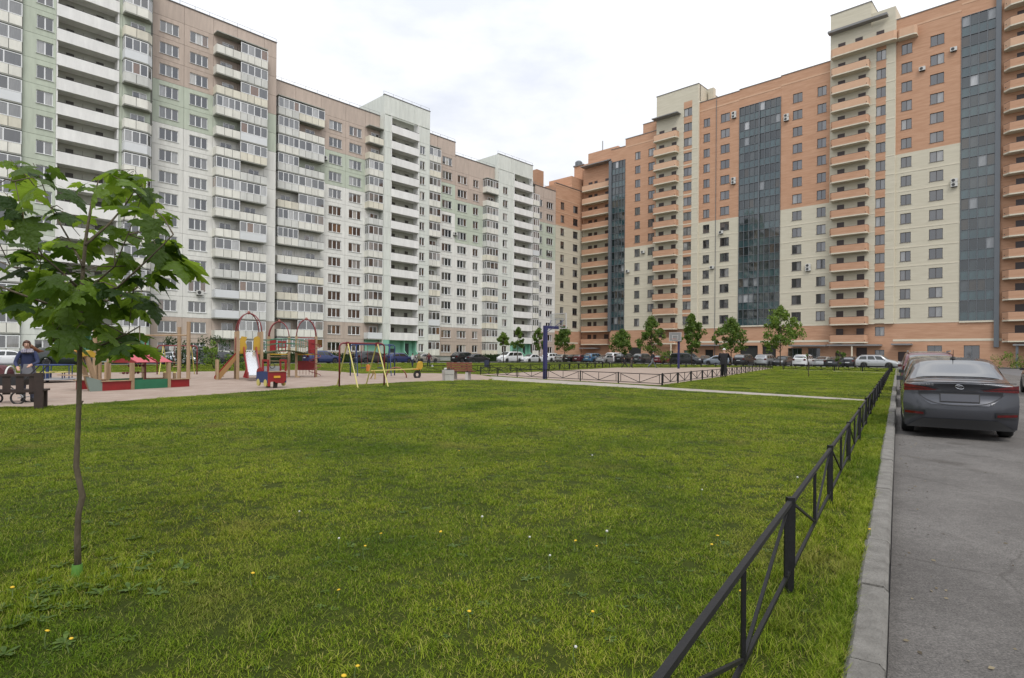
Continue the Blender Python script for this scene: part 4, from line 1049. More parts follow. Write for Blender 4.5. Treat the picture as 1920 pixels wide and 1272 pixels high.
for kind, col, x, d, hd, lab in (
    ('suv', 'white', 1036, 26.5, hdL, 'white crossover just right of the near blue basketball post'),
    ('hatch', 'beige', 1058, 26.8, hdL + .1, 'beige hatchback between the white crossover and a dark hatchback'),
    ('sedan', 'black', 1076, 26.3, hdL, 'black saloon left of the dark maroon hatchback'),
    ('hatch', 'maroon', 1093, 26.5, hdL, 'dark maroon hatchback left of the bright blue crossover'),
    ('suv', 'blue', 1115, 27.0, hdL, 'light blue crossover parked tail to the court, front of orange balconies'),
    ('sedan', 'silver', 1138, 27.0, hdL, 'pale silver estate between the blue crossover and a white van'),
    ('van', 'white', 1156, 24.0, hdL, 'white van standing behind the pale silver car'),
    ('suv', 'black', 1174, 27.3, hdL, 'black off-roader behind the smaller walking pair'),
    ('suv', 'graphite', 1207, 27.3, hdL, 'graphite off-roader with white plate between the walkers'),
    ('hatch', 'red', 1243, 27.2, hdL, 'red hatchback behind the striding walker'),
    ('van', 'darkgrey', 1287, 28.2, hdR, 'long dark grey vehicle side-on behind the far basketball post'),
    ('sedan', 'graphite', 1322, 25.6, hdL + .5, 'graphite saloon right of the far basketball post'),
    ('hatch', 'ice', 1347, 27.6, hdR + pi, 'pale blue hatchback half hidden by the man in the cap'),
    ('suv', 'black', 1397, 27.6, hdL, 'black crossover right of the man in the cap'),
    ('suv', 'silver', 1437, 27.8, hdL, 'silver crossover tail-on beside the black one, under a tree'),
    ('hatch', 'graphite', 1468, 26.8, hdL + pi, 'graphite hatchback nose-out behind the rightmost grown tree'),
    ('suv', 'white', 1509, 27.8, hdL, 'white crossover tail-on behind the staked sapling'),
    ('sedan', 'silver', 1545, 27.0, hdL, 'silver saloon between the white crossover and a dark saloon'),
    ('sedan', 'darkgrey', 1570, 28.0, hdL - .1, 'dark grey saloon behind the small green sapling'),
    ('hatch', 'black', 1597, 26.0, hdL, 'black hatchback next to the tail of the silver side-on car'),
    ('suv', 'silver', 1646, 28.8, hdR, 'silver crossover side-on near the far end of the road'),
    ):
    car(kind, col, onR(x, d), hd, lab)
for kind, col, x, d, hd, lab in (
    ('van', 'white', 956, 18.0, hdL + pi, 'white minivan facing left before the second pale tower'),
    ('sedan', 'white', 996, 19.0, hdL + pi, 'white saloon facing left between the minivan and the blue post'),
    ('suv', 'black', 872, 17.5, hdL, 'black crossover beyond the brown slatted bench'),
    ('sedan', 'darkgrey', 893, 18.4, hdL, 'dark grey saloon beyond the blue litter bin'),
    ('sedan', 'beige', 797, 17.2, hdL, 'beige grey saloon behind the player in maroon'),
    ('hatch', 'navy', 748, 17.0, hdL, 'dark blue hatchback in front of the teal entrance'),
    ('suv', 'darkgrey', 696, 16.8, hdL, 'dark grey crossover seen through the swing frame'),
    ('suv', 'navy', 604, 17.0, hdL, 'dark blue crossover right of the climbing towers'),
    ('sedan', 'black', 417, 17.0, hdL, 'black saloon left of the slide tower'),
    ('suv', 'graphite', 376, 17.4, hdL + .1, 'graphite off-roader behind the far red and yellow swing'),
    ('sedan', 'silver', 333, 17.4, hdL - .6, 'silver saloon behind the sandbox ship'),
    ('sedan', 'ice', 283, 17.2, hdL, 'pale blue saloon behind the pink roofs'),
    ('suv', 'green', 118, 18.6, hdL, 'dark green off-roader behind the maple leaves'),
    ('sedan', 'white', 2, 17.5, hdL + pi, 'white saloon behind the woman at the left edge'),
    ):
    car(kind, col, onL(x, d), hd, lab)
car('hatch', 'green', rp(22.3, .95), hRD, 'dark hatchback parked just ahead of the near grey saloon')
car('suv', 'maroon', rp(29.0, .98), hRD, 'dark red crossover parked two cars ahead of the grey saloon')
car('hatch', 'black', rp(31.5, 5.2), hRD, 'black hatchback across the road at the right edge')

# the near grey saloon, with the details its tail shows
def near_tail(root, c):
    # boot lid with its recessed number-plate field
    def lidf(u, v):
        z = .845 - .235 * v; w_ = .60 - .20 * v ** 2.2; y = -w_ + 2 * w_ * u; return (c.rx(y, z) - .006 + .018 * sin(pi * min(1, v * 1.1)), y, z)
    mk('boot_lid', c.grid(16, 8, lidf), paint('lid', (.046, .048, .057), .6), root, smooth=True)
    def edge(u, v):
        t = u * 2 - 1; z = .605 + .20 * abs(t) ** 3.2 + .010 * v; y = .62 * t; return (c.rx(y, z) - .010, y, z)
    mk('lid_edge', c.grid(24, 1, edge), M_plast, root, smooth=True)
    for sg in (-1, 1):
        def lamp(u, v, sg=sg):
            y = .33 + .495 * u; lo = .866 - .020 * u; hi = .870 + .105 * u ** .75 - .012 * max(0, u - .8); return (c.rx(y, .9) - .014, sg * min(y, c.hw(-c.L / 2) * .985), lo + (hi - lo) * v)
        mk('tail_light', c.grid(12, 3, lamp), M_tail, root, smooth=True)
        mk('lamp_trim', c.grid(10, 1, lambda u, v, sg=sg: (c.rx(.3 + .5 * u, .9) - .018, sg * min(.30 + .52 * u, c.hw(-c.L / 2) * .985), .878 + .022 * u + .010 * v)), mat('lamp_dark', (.03, .002, .003), .2), root, smooth=True)
        mk('reflector', c.patch(sg * .52, sg * .80, .425, .465, .012, .015), M_tail, root, smooth=True)
        mk('exhaust_recess', c.patch(sg * .50, sg * .84, .40, .50, .006, .01), M_plast, root, smooth=True)
        # lamp wraps round the corner
        def fn(u, v, sg=sg):
            x = -c.L / 2 + .005 + .30 * u; z = .86 + (.10 - .05 * u) * v + .01 * u; return (x, sg * (c.hw(x) * .985 + .006), z)
        mk('tail_light', c.grid(4, 2, fn), M_tail, root, smooth=True)
    mk('lid_groove', c.patch(-.26, .26, .852, .864, .010), M_plast, root)
    mk('lid_lip', c.patch(-.78, .78, 1.0, 1.012, .004), M_plast, root)
    mk('number_plate', c.patch(-.27, .27, .675, .80, .018), mat('plate_grey', (.055, .058, .072), .5), root)
    mk('plate_frame', c.patch(-.285, .285, .66, .815, .012), M_plast, root)
    def dif(u, v):
        z = .19 + .17 * v; w_ = .78 - .24 * v; y = -w_ + 2 * w_ * u; return (c.rx(y, z) - .010, y, z)
    mk('lower_bumper', c.grid(14, 4, dif), M_plast, root, smooth=True)
    mk('antenna', MB().tube([(-.72, 0, 1.43), (-.80, 0, 1.52), (-.86, 0, 1.60)], [.012, .006, .003], 6), M_plast, root)
    mk('antenna_base', MB().lathe([(.05, 0), (.045, .02), (.015, .04)], 10, (-.72, 0, 1.425)), M_plast, root)
    # slanted oval emblem with its bar, and lettering
    ring = [(0.062 * cos(a), .034 * sin(a) + .012 * cos(a)) for a in [2 * pi * k / 28 for k in range(29)]]
    pts = [(c.rx(y, .93 + z) - .022, y, .93 + z) for y, z in ring]
    mk('emblem', MB().tube(pts, .0055, 6), M_chrome, root)
    bars = MB(); 
    for P in ([(-.030, -.024), (-.018, .022)], [(.018, -.022), (.034, .026)], [(-.026, -.004), (0, .006), (.028, .004)]):
        bars.tube([(c.rx(y, .93 + z) - .022, y, .93 + z) for y, z in P], .005, 5)
    mk('emblem_letter', bars, M_chrome, root)
    for txt, y_, z_, sz in (('SOLARIS', .60, .945, .042), ('1.6', -.42, .632, .035)):
        cu = bpy.data.curves.new('lettering', 'FONT'); cu.body = txt; cu.size = sz * 1.3; cu.extrude = .002; cu.space_character = 1.15
        to = bpy.data.objects.new('lettering', cu); dg = bpy.context.evaluated_depsgraph_get(); COL.objects.link(to)
        dg.update(); me = bpy.data.meshes.new_from_object(to.evaluated_get(bpy.context.evaluated_depsgraph_get())); bpy.data.objects.remove(to); me.materials.append(M_chrome) if not me.materials else None
        o = ob('lettering', me, root, (c.rx(y_ - .1, z_) - .02, y_, z_), (pi / 2, 0, -pi / 2 + (.10 if y_ > 0 else -.06)))
near = assemble(sedan, 'parked_car', [], .20, (.60, .74), False, 2, near_tail, False)
for ch in list(near.children):
    if ch.name.startswith('number_plate') and ch.data.vertices[0].co.z < .5: bpy.data.objects.remove(ch)
near.location = rp(15.35, .915); near.rotation_euler = (0, 0, hRD)
tag(near, 'dark grey saloon parked by the kerb, nearest to the viewer', 'car', 'cars parked round the yard'); recolour(near, paint('near', (.060, .063, .074), .6))

# ------------------------------------------------------------------ playground
M_wood = mat('pine_post', (.27, .18, .105), .8, col2=(.40, .285, .175), scale=4, stretch=(1, 1, .15), bump=.3)
M_red = mat('play_red', (.25, .013, .015), .45, .12, 3)
M_redl = mat('play_roof_red', (.46, .075, .095), .5, .08, 3)
M_yel = mat('play_yellow', (.44, .275, .025), .5, .1, 3)
M_yelp = mat('pale_yellow_paint', (.52, .46, .14), .5, .08, 3)
M_grn = mat('play_green', (.02, .15, .075), .5, .1, 3)
M_blu = mat('play_blue', (.015, .038, .13), .45, .1, 3)
M_navy = mat('post_navy', (.022, .024, .095), .45, .08, 3)
M_ste = mat('slide_steel', (.62, .63, .64), .22, metal=.85)
M_pipe = mat('pipe_red', (.17, .022, .026), .45)
M_bench = mat('bench_brown', (.17, .055, .03), .6, .25, 6, stretch=(1, 8, 8))
M_bdark = mat('bench_dark', (.035, .02, .016), .6, .25, 6)
M_concl = mat('cast_concrete', (.42, .40, .37), .9, .12, 3, bump=.3)
def rot2(v, a): return Vector((v[0] * cos(a) - v[1] * sin(a), v[0] * sin(a) + v[1] * cos(a)))
def P_(root, nm, mb, m, smooth=False): return mk(nm, mb, m, root, smooth=smooth)

# --- sandbox shaped like a ship
def ship():
    r = empty('sandbox_ship', (-13.55, 19.35, LZ), math.atan2(.915, .40)); tag(r, 'red and green wooden sandbox ship with pink-red roofs', 'sandbox')
    W_ = 1.35 # x along the near side, y to the far side
    for y0, c in ((0, 0), (W_, 1)):
        P_(r, 'side_board', MB().box(.15, 1.15, y0 - .02, y0 + .03, 0, .30), M_red); P_(r, 'side_board', MB().box(1.15, 2.55, y0 - .03, y0 + .02, 0, .33), M_grn); P_(r, 'side_board', MB().box(2.55, 3.3, y0 - .02, y0 + .03, 0, .28), M_red)
        P_(r, 'seat_board', MB().box(.1, 1.12, y0 - .07, y0 + .09, .305, .335), M_wood); P_(r, 'seat_board', MB().box(2.58, 3.35, y0 - .07, y0 + .09, .285, .315), M_wood)
        for x_ in (1.15, 2.5): P_(r, 'post', MB().box(x_ - .055, x_ + .055, y0 - .055, y0 + .055, 0, .92), M_wood)
    P_(r, 'stern_board', MB().box(3.3, 3.35, 0, W_, 0, .28), M_red)
    for y_ in (.35, .9): P_(r, 'bollard', MB().cyl(3.0, y_, 0, .52, .06, 10), M_wood); P_(r, 'bollard_cap', MB().cyl(3.0, y_, .52, .56, .065, 10, .03), M_yelp)
    # bow: slanting boards and a yellow figurehead
    P_(r, 'bow_board', MB().prism([(-.22, 0), (.15, 0), (.15, .34), (-.36, .50)], -.02, .03, 'y'), mat('bow_grey', (.20, .25, .22), .7))
    P_(r, 'bow_board', MB().box(-.42, -.22, -.05, W_ + .05, .5, .53), M_wood)
    for y_ in (.12, .5): P_(r, 'bow_post', MB().bar((.1, y_, 0), (-.28, y_, 1.22), .11), M_wood)
    P_(r, 'figurehead', MB().prism([(-.55, 1.12), (-.42, 1.36), (-.30, 1.30), (-.16, 1.34), (-.02, 1.24), (-.05, 1.10), (-.3, 1.16)], .05, .58, 'y'), M_yel)
    P_(r, 'figurehead_fin', MB().prism([(-.52, 1.3), (-.46, 1.52), (-.36, 1.32)], .22, .40, 'y'), mat('fin_orange', (.55, .25, .06), .5))
    # two small pitched roofs
    for x0, x1 in ((1.30, 2.0), (2.12, 2.62)):
        for sg in (-1, 1):
            P_(r, 'roof', MB().prism([(W_ / 2, 1.16), (W_ / 2 + sg * .70, .92), (W_ / 2 + sg * .72, .94), (W_ / 2, 1.19)], x0, x1, 'x'), M_redl)
        P_(r, 'gable', MB().prism([(W_ / 2, 1.17), (W_ / 2 - .66, .91), (W_ / 2 + .66, .91)], x0 + .03, x0 + .06, 'x'), M_red)
    P_(r, 'mast', MB().tube([(2.1, .7, 0), (2.1, .7, 1.7)], .025, 8), M_pipe)
    for z_ in (.55, .80): 
        P_(r, 'bead_rod', MB().tube([(1.15, W_ * .5, z_), (2.5, W_ * .5, z_)], .008, 5), M_pipe)
        for k in range(5): P_(r, 'bead', MB().lathe([(.01, -.045), (.045, -.025), (.05, 0), (.045, .025), (.01, .045)], 10, (1.3 + k * .13 + .2 * (z_ > .6), W_ * .5, z_)), mat('bead_red', (.11, .02, .02), .4), True)
ship()

# --- towers
def arcs(r, cx, cy, hw_, z0, z1, nm='dome_arc'):
    for sx in (-1, 1):
        for sy in (-1, 1):
            pts = [(cx + sx * hw_ * cos(t), cy + sy * hw_ * cos(t), z0 + (z1 - z0) * sin(t)) for t in [pi / 2 * k / 8 for k in range(9)]]
            P_(r, nm, MB().tube(pts, .028, 6), M_pipe, True)
    P_(r, 'dome_knob', MB().lathe([(.02, -.05), (.07, -.03), (.075, .05), (.05, .11), (.01, .12)], 10, (cx, cy, z1)), mat('knob_rust', (.25, .09, .07), .6), True)
def posts(r, cx, cy, hw_, z1, w_=.13):
    for sx in (-1, 1):
        for sy in (-1, 1): P_(r, 'post', MB().box(cx + sx * hw_ - w_ / 2, cx + sx * hw_ + w_ / 2, cy + sy * hw_ - w_ / 2, cy + sy * hw_ + w_ / 2, 0, z1), M_wood)
def tower_a():
    r = empty('slide_tower', (-12.95, 29.1, LZ), radians(-60)); tag(r, 'wooden slide tower with red dome arcs, yellow panels and white slide', 'play tower')
    h = .53; pz = 1.30
    posts(r, 0, 0, h, 2.32); arcs(r, 0, 0, h, 2.3, 3.22)
    P_(r, 'platform', MB().box(-h, h, -h, h, pz - .07, pz), M_yel)
    P_(r, 'panel', MB().prism([(-h + .06, pz + .08), (h - .10, pz + .08), (h - .10, pz + .70), (h - .35, pz + .76), (-h + .35, pz + .68), (-h + .06, pz + .74)], -h - .03, -h + .01, 'y'), M_red)
    P_(r, 'panel', MB().prism([(-h + .08, pz - .05), (-h + .32, pz - .05), (-h + .40, pz + .25), (-h + .34, pz + .5), (-h + .40, pz + .74), (-h + .16, pz + .78), (-h + .08, pz + .6)], h - .0, h + .04, 'x'), M_yel)
    P_(r, 'panel', MB().prism([(h - .38, pz + .1), (h - .08, pz + .1), (h - .06, pz + .72), (h - .2, pz + .8), (h - .36, pz + .72)], h - .02, h + .02, 'x'), M_yel)
    P_(r, 'guard_rail', MB().tube([(-h, h, pz + .7), (h, h, pz + .7)], .02, 6), M_red)
    # slide
    for sy in (-1, 1): P_(r, 'slide_side', MB().prism([(h - .05, pz + .28), (h + .1, pz + .28), (h + 1.75, .42), (h + 2.0, .40), (h + 2.0, .14), (h + 1.7, .16), (h, pz - .05)], sy * .27 - .02, sy * .27 + .02, 'y'), M_red)
    P_(r, 'slide_bed', MB().prism([(h - .05, pz + .02), (h + .1, pz + .02), (h + 1.72, .28), (h + 2.0, .27), (h + 2.0, .24), (h + 1.70, .25), (h, pz - .03)], -.25, .25, 'y'), M_ste)
    # steps on the left
    for sx in (-.42, .42): P_(r, 'stringer', MB().prism([(-h, pz), (-h, pz - .28), (-h - .75, 0), (-h - .95, 0), (-h - .95, .12)], sx - .02, sx + .02, 'x'), mat('stringer_ochre', (.30, .17, .06), .7) if sx > 0 else M_red)
    for k in range(5): P_(r, 'tread', MB().box(-.4, .4, -h - .10 - k * .16, -h + .06 - k * .16, pz - .28 - k * .22, pz - .25 - k * .22), M_wood)
    for sx in (-.45, .45): P_(r, 'newel', MB().cyl(sx, -h - .85, 0, .95, .055, 10), M_wood)
    for k in range(5): P_(r, 'ladder_rung', MB().tube([(-.45, h, .25 + k * .22), (.45, h, .25 + k * .22)], .016, 6), M_pipe)
    P_(r, 'play_board', MB().prism([(-h + .1, .55), (h - .1, .40), (h - .1, .95), (-h + .1, 1.0)], h + .02, h + .05, 'y'), M_yel)
    P_(r, 'brace_panel', MB().prism([(-.3, .1), (-.1, .05), (.15, .5), (.05, 1.0), (-.15, .6)], h + .0, h + .03, 'x'), M_red)
    P_(r, 'play_board', MB().box(-.3, .3, h - .02, h + .02, .35, .85), M_red)
tower_a()
def tower_b():
    r = empty('climbing_tower', (-11.75, 31.9, LZ), radians(20)); tag(r, 'twin-domed wooden climbing tower with green railings and red spiral', 'play tower')
    pz = 1.25
    for cx, zt, ht in ((-.75, 2.15, 2.95), (.62, 2.2, 3.1)):
        posts(r, cx, 0, .50, zt, .125); arcs(r, cx, 0, .50, zt - .02, ht)
        P_(r, 'platform', MB().box(cx - .5, cx + .5, -.5, .5, pz - .07, pz), M_yel)
    P_(r, 'panel', MB().box(-1.2, -.9, -.54, -.50, pz + .1, pz + .72), M_red)
    P_(r, 'window_panel', MB().slab([-.80, -.74, -.62, -.56, -.44, -.38], [pz + .1, pz + .16, pz + .30, pz + .36, pz + .52, pz + .66], lambda i, j: i % 2 == 1 and j in (1, 3), -.54, -.50, back=True), M_red)
    P_(r, 'panel', MB().box(.72, 1.08, -.54, -.50, pz + .02, pz + .78), M_red)
    for z_ in (.35, .55, .75): P_(r, 'railing', MB().tube([(-1.9, .45, pz + z_ - .1), (-1.2, .5, pz + z_), (-.2, .52, pz + z_ + .04), (.6, .5, pz + z_)], .018, 6), M_grn)
    P_(r, 'railing', MB().tube([(.12, -.5, pz + .86), (1.12, -.5, pz + .86)], .02, 6), M_red)
    P_(r, 'panel', MB().box(-.30, -.22, -.55, -.50, pz - .05, pz + .75), M_yel)
    P_(r, 'panel', MB().box(1.10, 1.14, -.40, .40, pz + .05, pz + .70), M_red)
    P_(r, 'panel', MB().box(-1.27, -1.23, -.40, .40, pz + .05, pz + .62), M_yel)
    for k in range(5): P_(r, 'baluster', MB().box(.22 + k * .09, .25 + k * .09, -.52, -.49, pz, pz + .72), M_wood)
    for k in range(5): P_(r, 'rung', MB().tube([(-1.2, -.56, .2 + k * .22), (-.3, -.56, .2 + k * .22)], .02, 6), M_wood)
    P_(r, 'abacus_board', MB().box(.2, 1.05, .48, .52, .35, .85), M_red)
    # arched rope bridge from the slide tower
    pts = [(-1.45 + 2.0 * k / 11, -1.95 + 1.4 * k / 11, pz + .0 + .16 * sin(pi * k / 11)) for k in range(12)]
    for p, q in zip(pts, pts[1:]): P_(r, 'plank', MB().bar((p[0] + .01, p[1] + .007, p[2]), (q[0] - .01, q[1] - .007, q[2]), .5, .05), mat('plank_dark', (.05, .06, .02), .7))
    for dz in (.38, .62):
        for o_ in (-.26, .26): P_(r, 'railing', MB().tube([(p[0] - o_ * .57, p[1] + o_ * .82, p[2] + dz) for p in pts], .016, 6), M_grn)
    for k in (0, 4, 8, 11): P_(r, 'rail_post', MB().tube([(pts[k][0] + .15, pts[k][1] - .21, pts[k][2]), (pts[k][0] + .15, pts[k][1] - .21, pts[k][2] + .64)], .016, 6), M_grn)
    # spiral climber
    hel = [(1.05 + .30 * cos(t), -.85 + .30 * sin(t), .1 + 1.75 * k / 60) for k, t in [(k, 2 * pi * 3.4 * k / 60) for k in range(61)]]
    P_(r, 'spiral', MB().tube(hel, .018, 6), M_pipe, True); P_(r, 'spiral_pole', MB().tube([(1.05, -.85, 0), (1.05, -.85, 2.05)], .025, 8), M_pipe)
    for k in range(6): P_(r, 'net_rope', MB().tube([(.15 + .16 * k, .5, .1), (.15 + .16 * k, .5, pz)], .010, 5), mat('rope_red', (.2, .03, .03), .7))
    P_(r, 'balance_step', MB().cyl(.2, -.9, 0, .08, .12, 10), M_wood)
tower_b()
def rope_frame():
    r = empty('post_climber', (-18.6, 26.4, LZ), radians(15)); tag(r, 'tall bare pine posts of a climber half hidden by the maple leaves', 'climber')
    for x_, y_, h in ((0, 0, 2.35), (.14, .12, 2.1), (.55, .0, 2.2), (3.0, 1.5, 2.5), (3.5, 1.1, 2.75)): P_(r, 'post', MB().cyl(x_, y_, -.05, h, .085, 10), M_wood)
    P_(r, 'cross_bar', MB().tube([(0, 0, 2.0), (3.5, 1.1, 2.1)], .035, 8), M_wood)
rope_frame()

# --- toy fire engine on two legs
def truck():
    r = empty('toy_truck', (-8.62, 21.75, LZ), radians(136)); tag(r, 'red wooden toy fire engine with blue and yellow side', 'toy truck')
    hw_ = .33 # x forward, rear panel faces the viewer
    P_(r, 'rear_panel', MB().prism([(-hw_, .30), (-hw_ + .1, .17), (.05, .20), (.1, .25), (hw_ - .08, .24), (hw_ - .05, .08), (hw_ + .02, .08), (hw_ + .02, .60), (-hw_, .60)][::-1], -.02, .02, 'x'), M_red)
    P_(r, 'number_board', MB().box(-.05, -.02, -.10, .14, .38, .46), mat('sticker_yellow', (.62, .33, .03), .5))
    P_(r, 'seat', MB().box(-.05, .30, -hw_, hw_, .60, .63), M_wood)
    for sg in (-1, 1):
        y0 = sg * hw_
        xs = [-.02, .06, .30, .38, .62]; 
        P_(r, 'cab_arch', MB().slab([-.02, .07, .42, .50], [.60, .98, 1.06], lambda i, j: i == 1 and j == 0, y0 - .02, y0 + .02, back=True), M_red)
        P_(r, 'side_panel', MB().prism([(0, .2), (.95, .2), (1.0, .30), (.98, .58), (.5, .62), (0, .62)], y0 - .02, y0 + .02, 'y'), M_blu)
        for x_ in (.2, .82): P_(r, 'toy_wheel', MB().tube([(x_, y0 - .03, .20), (x_, y0 + .03, .20)], .13, 16), M_yelp)
        P_(r, 'bonnet_side', MB().prism([(.55, .62), (.98, .58), (.9, .70), (.62, .76)], y0 - .025, y0 + .025, 'y'), M_red)
    P_(r, 'dash', MB().box(.48, .52, -hw_, hw_, .5, .80), mat('panel_grey', (.35, .36, .37), .6))
    P_(r, 'steering_wheel', MB().tube([(.42, .1 * cos(t), .82 + .1 * sin(t)) for t in [2 * pi * k / 12 for k in range(13)]], .012, 5), M_plast)
    for x_ in (.15, .75): P_(r, 'leg', MB().box(x_ - .05, x_ + .05, -.06, .06, -.02, .3), M_bdark)
truck()

# --- swings
def swing(label, A, ax, L_, H_, leg, bar, splay, posts_=True, seats=0, seatm=None):
    ang = math.atan2(ax[1], ax[0]); r = empty('swing_set', (A[0], A[1], LZ), ang); tag(r, label, 'swing')
    P_(r, 'top_bar', MB().tube([(-.32, 0, 0), (-.32, 0, H_ - .12), (-.26, 0, H_ - .03), (-.18, 0, H_), (L_ + .18, 0, H_), (L_ + .26, 0, H_ - .03), (L_ + .32, 0, H_ - .12), (L_ + .32, 0, 0)] if posts_ else [(-.1, 0, H_), (L_ + .1, 0, H_)], .034, 8), bar, True)
    for x_ in (0, L_):
        for sg in (-1, 1): P_(r, 'leg', MB().tube([(x_, sg * .03, H_), (x_, sg * splay, 0)], .026, 8), leg)
        P_(r, 'clamp', MB().cbox(x_, 0, H_ - .03, .10, .13, .16), bar)
    for k in range(seats):
        x_ = L_ * (k + .5) / seats
        for sx in (-.17, .17): P_(r, 'hanger', MB().tube([(x_ + sx, 0, H_), (x_ + sx, .03, .48)], .012, 5), M_pipe)
        P_(r, 'seat', MB().box(x_ - .2, x_ + .2, -.1, .16, .44, .48), seatm or M_wood); P_(r, 'seat_guard', MB().tube([(x_ - .2, .16, .7), (x_ - .2, -.12, .7), (x_ + .2, -.12, .7), (x_ + .2, .16, .7)], .014, 5), seatm or M_wood)
    return r
swing('red-framed swing with yellow legs nearest to the lawn', (-6.42, 23.1), (.78, .62), 1.25, 1.70, M_yelp, M_pipe, 1.0)
swing('blue swing set with hanging seats behind the red swing', (-9.0, 34.2), (.93, .37), 1.9, 1.80, M_blu, M_blu, .7, True, 2, M_navy)
swing('red and yellow swing far behind the sandbox ship', (-19.9, 33.8), (.98, .2), 1.45, 1.65, M_yelp, M_pipe, .65, True, 1)

# --- seesaw
def seesaw():
    r = empty('seesaw', (-7.0, 30.2, LZ), radians(38)); tag(r, 'yellow beam seesaw with orange and yellow seats', 'seesaw')
    P_(r, 'beam', MB().bar((-.35, 0, .42), (2.6, 0, .50), .07, .05), M_yelp)
    for sy in (-.12, .12): P_(r, 'stand', MB().tube([(-.1, sy * 2.2, 0), (-.02, sy, .25), (-.12, sy, .43)], .03, 8), mat('stand_mustard', (.33, .22, .05), .6))
    P_(r, 'seat_back', MB().prism([(-.42, .40), (-.28, .40), (-.25, .62), (-.33, .74), (-.42, .70)], -.10, .10, 'y'), mat('seat_orange', (.50, .17, .03), .5))
    P_(r, 'seat_back', MB().prism([(2.45, .46), (2.62, .46), (2.72, .62), (2.70, .86), (2.60, .90), (2.52, .80)], -.14, .14, 'y'), M_yel)
    P_(r, 'seat', MB().box(2.2, 2.6, -.14, .14, .45, .49), mat('seat_orange', (.50, .17, .03), .5))
    P_(r, 'tyre', MB().tube([(2.45 + .16 * cos(t), 0, .18 + .16 * sin(t)) for t in [2 * pi * k / 16 for k in range(17)]], .07, 8), M_tyre, True)
seesaw()
def arch_climber():
    r = empty('arch_climber', (-6.25, 32.0, LZ), radians(10)); tag(r, 'small brown arched ladder behind the seesaw', 'climber')
    for sy in (-.3, .3): P_(r, 'arch', MB().tube([(-.55 * cos(t), sy, .55 * sin(t)) for t in [pi * k / 12 for k in range(13)]], .03, 8), mat('arch_brown', (.20, .075, .04), .6), True)
    for k in (2, 4, 6, 8, 10): t = pi * k / 12; P_(r, 'rung', MB().tube([(-.55 * cos(t), -.3, .55 * sin(t)), (-.55 * cos(t), .3, .55 * sin(t))], .018, 6), MATS['arch_brown'])
arch_climber()
# --- carousel
def carousel():
    r = empty('carousel', (-19.3, 24.6, LZ)); tag(r, 'blue-railed roundabout with yellow seats beside the pine posts', 'carousel')
    P_(r, 'deck', MB().lathe([(.05, .10), (.95, .10), (1.0, .13), (.95, .16), (.05, .16)], 28), mat('deck_steel', (.25, .25, .26), .5))
    P_(r, 'ring_rail', MB().tube([(.9 * cos(t), .9 * sin(t), .72) for t in [2 * pi * k / 28 for k in range(29)]], .022, 6), M_blu, True)
    for k in range(6):
        t = 2 * pi * k / 6; P_(r, 'seat', MB().cbox(.62 * cos(t), .62 * sin(t), .42, .34, .34, .04), M_yelp); P_(r, 'rail_post', MB().tube([(.9 * cos(t), .9 * sin(t), .15), (.9 * cos(t), .9 * sin(t), .72)], .02, 6), M_blu)
        P_(r, 'seat_leg', MB().tube([(.62 * cos(t), .62 * sin(t), .15), (.62 * cos(t), .62 * sin(t), .42)], .02, 6), M_blu); P_(r, 'spoke', MB().tube([(0, 0, .72), (.9 * cos(t), .9 * sin(t), .72)], .018, 6), M_blu)
    P_(r, 'hub', MB().cyl(0, 0, 0, .75, .06, 10), M_blu)
carousel()

# --- benches, bins
def slat_bench():
    r = empty('park_bench', (-2.6, 30.35, LZ), radians(-14)); tag(r, 'brown slatted bench on a concrete foot, back to the lawn', 'bench')
    for k in range(4): P_(r, 'back_slat', MB().box(-.68, .68, -.28 - k * .015, -.24 - k * .015, .46 + k * .11, .55 + k * .11), M_bench)
    for k in range(4): P_(r, 'seat_slat', MB().box(-.68, .68, -.18 + k * .11, -.09 + k * .11, .40, .44), M_bench)
    for x_ in (-.45, .30): P_(r, 'leg', MB().prism([(-.26, 0), (.28, 0), (.26, .40), (-.22, .40)], x_, x_ + .14, 'x'), M_concl)
    for x_ in (-.45, .40): P_(r, 'back_stay', MB().bar((x_, -.2, .38), (x_, -.30, .92), .05), M_plast)
slat_bench()
def bin_():
    r = empty('litter_bin', (-3.12, 28.95, LZ), radians(25)); tag(r, 'square two-tier concrete litter bin by the slatted bench', 'litter bin')
    P_(r, 'lower_block', MB().box(-.22, .22, -.22, .22, 0, .31), M_concl); P_(r, 'upper_block', MB().box(-.235, .235, -.235, .235, .32, .52), M_concl)
    P_(r, 'liner', MB().box(-.17, .17, -.17, .17, .52, .55), M_plast)
    P_(r, 'rubbish', MB().cbox(-.12, .05, .58, .10, .08, .09), mat('paper_white', (.7, .7, .68), .8)); P_(r, 'rubbish', MB().cbox(.03, -.05, .57, .05, .05, .14), M_plast)
bin_()
def pole_bin():
    p = Vector((-2.2, 51.5)); r = empty('litter_bin', (p.x, p.y, LZ)); tag(r, 'dark blue litter bin hung on a post before the black crossover', 'litter bin')
    P_(r, 'bucket', MB().lathe([(.16, .15), (.2, .2), (.22, .75), (.23, .78), (.2, .78)], 12), mat('bin_blue', (.03, .035, .07), .6)); P_(r, 'post', MB().tube([(.26, 0, 0), (.26, 0, .85)], .03, 6), M_fence)
pole_bin()
